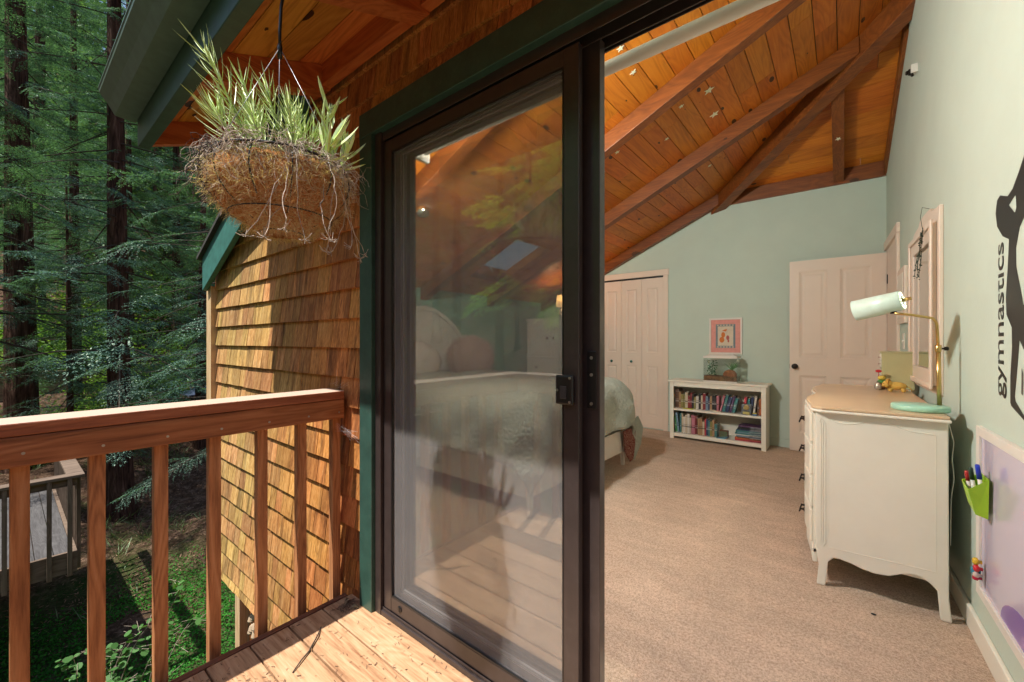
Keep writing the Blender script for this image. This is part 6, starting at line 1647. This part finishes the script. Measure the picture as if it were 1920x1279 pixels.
# the shrub under the balcony
sb = thing('leafy_shrub', 'arching shrub with small round green leaves just below the balcony', 'shrub', (-3.2, .3, float(gh(-3.2, .3))))
rg = np.random.RandomState(77); m = MB(); lf = MB()
def ray_(u, v, d):
    t = (u - 960) / 769.; return Vector(((-.6276 + .7785 * t) * d, (.7785 + .6276 * t) * d, 1.2 - (v - 639.5) / 769. * d))
tips = [(-2.95, .66, -.20), (-2.99, .50, -.38), (-3.10, .33, -.42), (-3.25, .24, -.52), (-3.05, .36, -.62), (-2.92, .60, -.42), (-2.82, .66, -.35), (-2.75, .48, -.65), (-3.2, .14, -.68), (-3.3, .38, -.6), (-2.98, .22, -.75), (-2.85, .36, -.55), (-3.15, .44, -.50)]
tips += [(-3.5, .2, -.95), (-3.3, .05, -.85), (-3.45, .45, -.9), (-3.0, .1, -.9), (-2.8, .3, -.8)]
for tp in tips:
    b = Vector((-3.2 + rg.normal() * .12, .25 + rg.normal() * .1, -2.9)); tp = Vector(tp); c = Vector((b.x * .5 + tp.x * .5 + rg.normal() * .15, b.y * .5 + tp.y * .5, tp.z - .25)); pts = []
    for i in range(15): t = i / 14; pts.append(b * (1 - t) ** 2 + c * 2 * t * (1 - t) + tp * t * t)
    m.tube(pts, [.007 - .0058 * i / 14 for i in range(15)], 6)
    for i in range(7, 15):
        for rep in range(2):
            p = pts[i]; a = rg.uniform(0, 6.28); d = Vector((math.cos(a), math.sin(a), rg.uniform(-.1, .5))).normalized(); L = rg.uniform(.04, .13); q = p + d * L; m.tube([p, q], .0011, 4)
            for s_ in range(rg.randint(2, 5)):
                cc = p.lerp(q, (s_ + 1) / 4.0) + Vector(rg.normal(size=3)) * .008; n_ = (Vector((0, 0, 1)) + Vector(rg.normal(size=3)) * .4).normalized(); u = n_.orthogonal().normalized(); w = n_.cross(u); r_ = rg.uniform(.010, .019)
                a0 = rg.uniform(0, 6.28); ring = [cc + (u * math.cos(a0 + 2 * math.pi * k_ / 8) * (1.15 if k_ % 4 == 0 else 1) + w * math.sin(a0 + 2 * math.pi * k_ / 8)) * r_ for k_ in range(8)]
                lf.poly(ring)
m.build('stems', plain('pale_stem', (.30, .25, .20), .8, var=.3), sb); lf.build('foliage', M_leafs, sb)

# ground cover, grass and litter
rg = np.random.RandomState(3)
def scatter(n, fx, size, asp, flat, lift, mat, name, label):
    P = []; 
    while len(P) < n:
        x = rg.uniform(*fx[0], 4000); y = rg.uniform(*fx[1], 4000); k_ = fx[2](x, y) > rg.rand(4000); P += list(zip(x[k_], y[k_]))
    P = np.array(P[:n]); z = gh(P[:, 0], P[:, 1]) + rg.rand(n) * lift; c = np.stack([P[:, 0], P[:, 1], z], 1); sz = rg.uniform(.6, 1.3, (n, 1)) * size
    d = rg.normal(size=(n, 3)); d[:, 2] *= flat; d /= np.linalg.norm(d, axis=1, keepdims=True); s = rg.normal(size=(n, 3)); s[:, 2] *= flat; s -= d * (s * d).sum(1, keepdims=True); s /= np.linalg.norm(s, axis=1, keepdims=True)
    o = mk(name, quads(c, d * sz, s * sz * asp), np.arange(4 * n).reshape(-1, 4), mat, None, local=True); o['kind'] = 'stuff'; o['label'] = label; return o
mossy = lambda x, y: np.clip(1.0 - (np.hypot(x, y - 1) - 8.0) / 1.8, 0, 1) * (.5 + .5 * np.sin(1.3 * x + 2.1 * y) * np.sin(.9 * y - 1.7 * x) > .22)
scatter(70000, ((-11.5, -3.5), (-1.5, 5.5), mossy), .030, .42, .35, .07, M_leafc, 'ground_cover', 'low bright green clover covering the ground below the deck')
duffy = lambda x, y: np.clip((np.hypot(x, y - 1) - 7.0) / 2.5, 0, 1)
scatter(26000, ((-20, -6.0), (-2, 7), duffy), .07, .09, .35, .04, M_litter, 'forest_litter', 'brown twigs and fallen needles on the bank')
n = 9000; x = rg.uniform(-19, -8.5, n); y = rg.uniform(-1.5, 6.5, n); keep = (np.sin(x * 1.1 + y * .7) * np.sin(y * 1.9 - x * .4) > .05); x, y = x[keep], y[keep]; n = len(x)
cx = np.round(x / .45) * .45 + rg.normal(size=n) * .07; cy__ = np.round(y / .45) * .45 + rg.normal(size=n) * .07; z = gh(cx, cy__); base = np.stack([cx, cy__, z], 1)
d = np.stack([rg.normal(size=n) * .16, rg.normal(size=n) * .16, rg.uniform(.08, .26, n)], 1); s = np.stack([rg.normal(size=n), rg.normal(size=n), np.zeros(n)], 1); s *= .006 / np.linalg.norm(s, axis=1, keepdims=True)
o = mk('bank_grass', quads(base, d, s), np.arange(4 * n).reshape(-1, 4), M_grass, None, local=True); o['kind'] = 'stuff'; o['label'] = 'tufts of grass on the sloping bank'
# far woods as one mass
rg = np.random.RandomState(19); Q = []
for i in range(300):
    r = rg.uniform(27, 80); a = rg.uniform(R(92), R(305)); 
    if i < 130: a = rg.uniform(R(158), R(186)); r = rg.uniform(24, 62)
    x, y = r * math.cos(a), r * math.sin(a) + 1
    if -40 < x < -12 and -13 < y < 1: continue
    z0 = float(gh(x, y)); H = rg.uniform(10, 19); n = 620 if i < 130 else 420
    t = rg.rand(n) ** .8; rad = (1 - t) * 2.9 + .3; aa = rg.rand(n) * 6.28; rr_ = rad * np.sqrt(rg.rand(n)) * (1 + .25 * np.sin(9 * t + aa * 3)); c = np.stack([x + rr_ * np.cos(aa), y + rr_ * np.sin(aa), z0 + .4 + t * H - rr_ * .25], 1)
    L = .13 + .0045 * r; d = rg.normal(size=(n, 3)); d[:, 2] = d[:, 2] * .35 - .35; d *= L / np.linalg.norm(d, axis=1, keepdims=True) * rg.uniform(.6, 1.5, (n, 1)); s = rg.normal(size=(n, 3)); s[:, 2] *= .3; s -= d * (s * d).sum(1, keepdims=True) / (d * d).sum(1, keepdims=True); s *= L * .30 / np.linalg.norm(s, axis=1, keepdims=True)
    Q.append(quads(c, d, s))
Q = np.concatenate(Q); M_far = leafy('far_foliage', (.05, .13, .075), (.20, .34, .14), .35, .5, .04)
o = mk('far_woods', Q, np.arange(len(Q)).reshape(-1, 4), M_far, None, local=True); o['kind'] = 'stuff'; o['label'] = 'mass of far green woods covering the hill'
# tan retaining wall, blue sheet roof
m = MB(); M_tan = wood('tan_wall', (.12, .085, .05), (.22, .17, .105), (.30, .24, .16), 'Y', .6, .9, .15, bump=.5)
for i in range(9):
    y0 = -1.2 + i * .95
    for j in range(5): m.box(-20.9 - .12 * (i % 2) * .1, -20.75, y0, y0 + .94, -1.6 + j * .36, -1.6 + j * .36 + .35)
tag(m.build('retaining_wall', M_tan, None), 'low tan board retaining wall behind the redwood trunks', 'wall')
sr = thing('sheet_roof', 'blue grey sheet roof on posts just showing left of the house corner board', 'roof', (-17.6, 4.6, -1.5))
MB().hexa([(-18.4, 3.80, -.62), (-16.6, 3.80, -.62), (-16.6, 5.6, -.38), (-18.4, 5.6, -.38)], [(-18.4, 3.80, -.58), (-16.6, 3.80, -.58), (-16.6, 5.6, -.34), (-18.4, 5.6, -.34)]).build('roof_sheet', paint('blue_sheet', (.16, .20, .32), .35, .1), sr)
for x in (-18.3, -16.7):
    for y in (3.9, 5.5): MB().box(x - .03, x + .03, y - .03, y + .03, float(gh(x, y)) - .2, -.60 if y < 4 else -.40).build('post', M_twig, sr)
# lower deck of grey boards with its railing
ld = thing('lower_deck', 'weathered grey lower deck among the trees at the lower left', 'deck', (-8.5, -.8, -1.25), kind='structure')
M_grey = wood('weathered_grey', (.045, .042, .042), (.085, .08, .082), (.13, .125, .125), 'X', 1.2, .8, .2, bump=.6)
M_greyr = wood('weathered_rail', (.09, .065, .042), (.17, .125, .085), (.25, .19, .135), 'Y', 1.2, .8, .12, bump=.5); M_greyz = wood('weathered_post', (.09, .065, .042), (.17, .125, .085), (.25, .19, .135), 'Z', 1.2, .8, .15, bump=.5)
y = .50
while y > -4.2: MB().box(-10.6, -6.99, y - .136, y, -1.275, -1.24).build('deck_board', M_grey, ld, bevel=.003); y -= .142
MB().box(-6.985, -6.945, -4.2, .50, -1.475, -1.236).build('rim_board', M_greyr, ld, bevel=.003); MB().box(-10.6, -6.945, .502, .542, -1.475, -1.236).build('rim_board', M_greyr, ld, bevel=.003)
for x, y in ((-8.6, -.6), (-10.4, .1), (-7.6, -4.0), (-10.4, -4.0)): MB().box(x - .06, x + .06, y - .06, y + .06, float(gh(x, y)) - .3, -1.28).build('deck_post', M_greyz, ld)
lr = thing('lower_deck_railing', 'weathered grey brown railing round the corner of the lower deck', 'railing', (-7.5, -.8, -1.24))
MB().box(-7.05, -6.90, -4.2, .60, -.385, -.350).build('cap_rail', M_greyr, lr, bevel=.004); MB().box(-10.6, -7.052, .46, .60, -.385, -.350).build('cap_rail', M_greyr, lr, bevel=.004)
MB().box(-6.985, -6.945, -4.2, .542, -.475, -.3865).build('top_rail', M_greyr, lr, bevel=.003); MB().box(-10.6, -6.987, .502, .542, -.475, -.3865).build('top_rail', M_greyr, lr, bevel=.003)
y = .50
while y > -4.1: MB().box(-6.944, -6.906, y - .038, y, -1.50, -.3865).build('baluster', M_greyz, lr, bevel=.003); y -= .158
x = -7.08
while x > -10.5: MB().box(x - .038, x, .543, .581, -1.50, -.3865).build('baluster', M_greyz, lr, bevel=.003); x -= .158
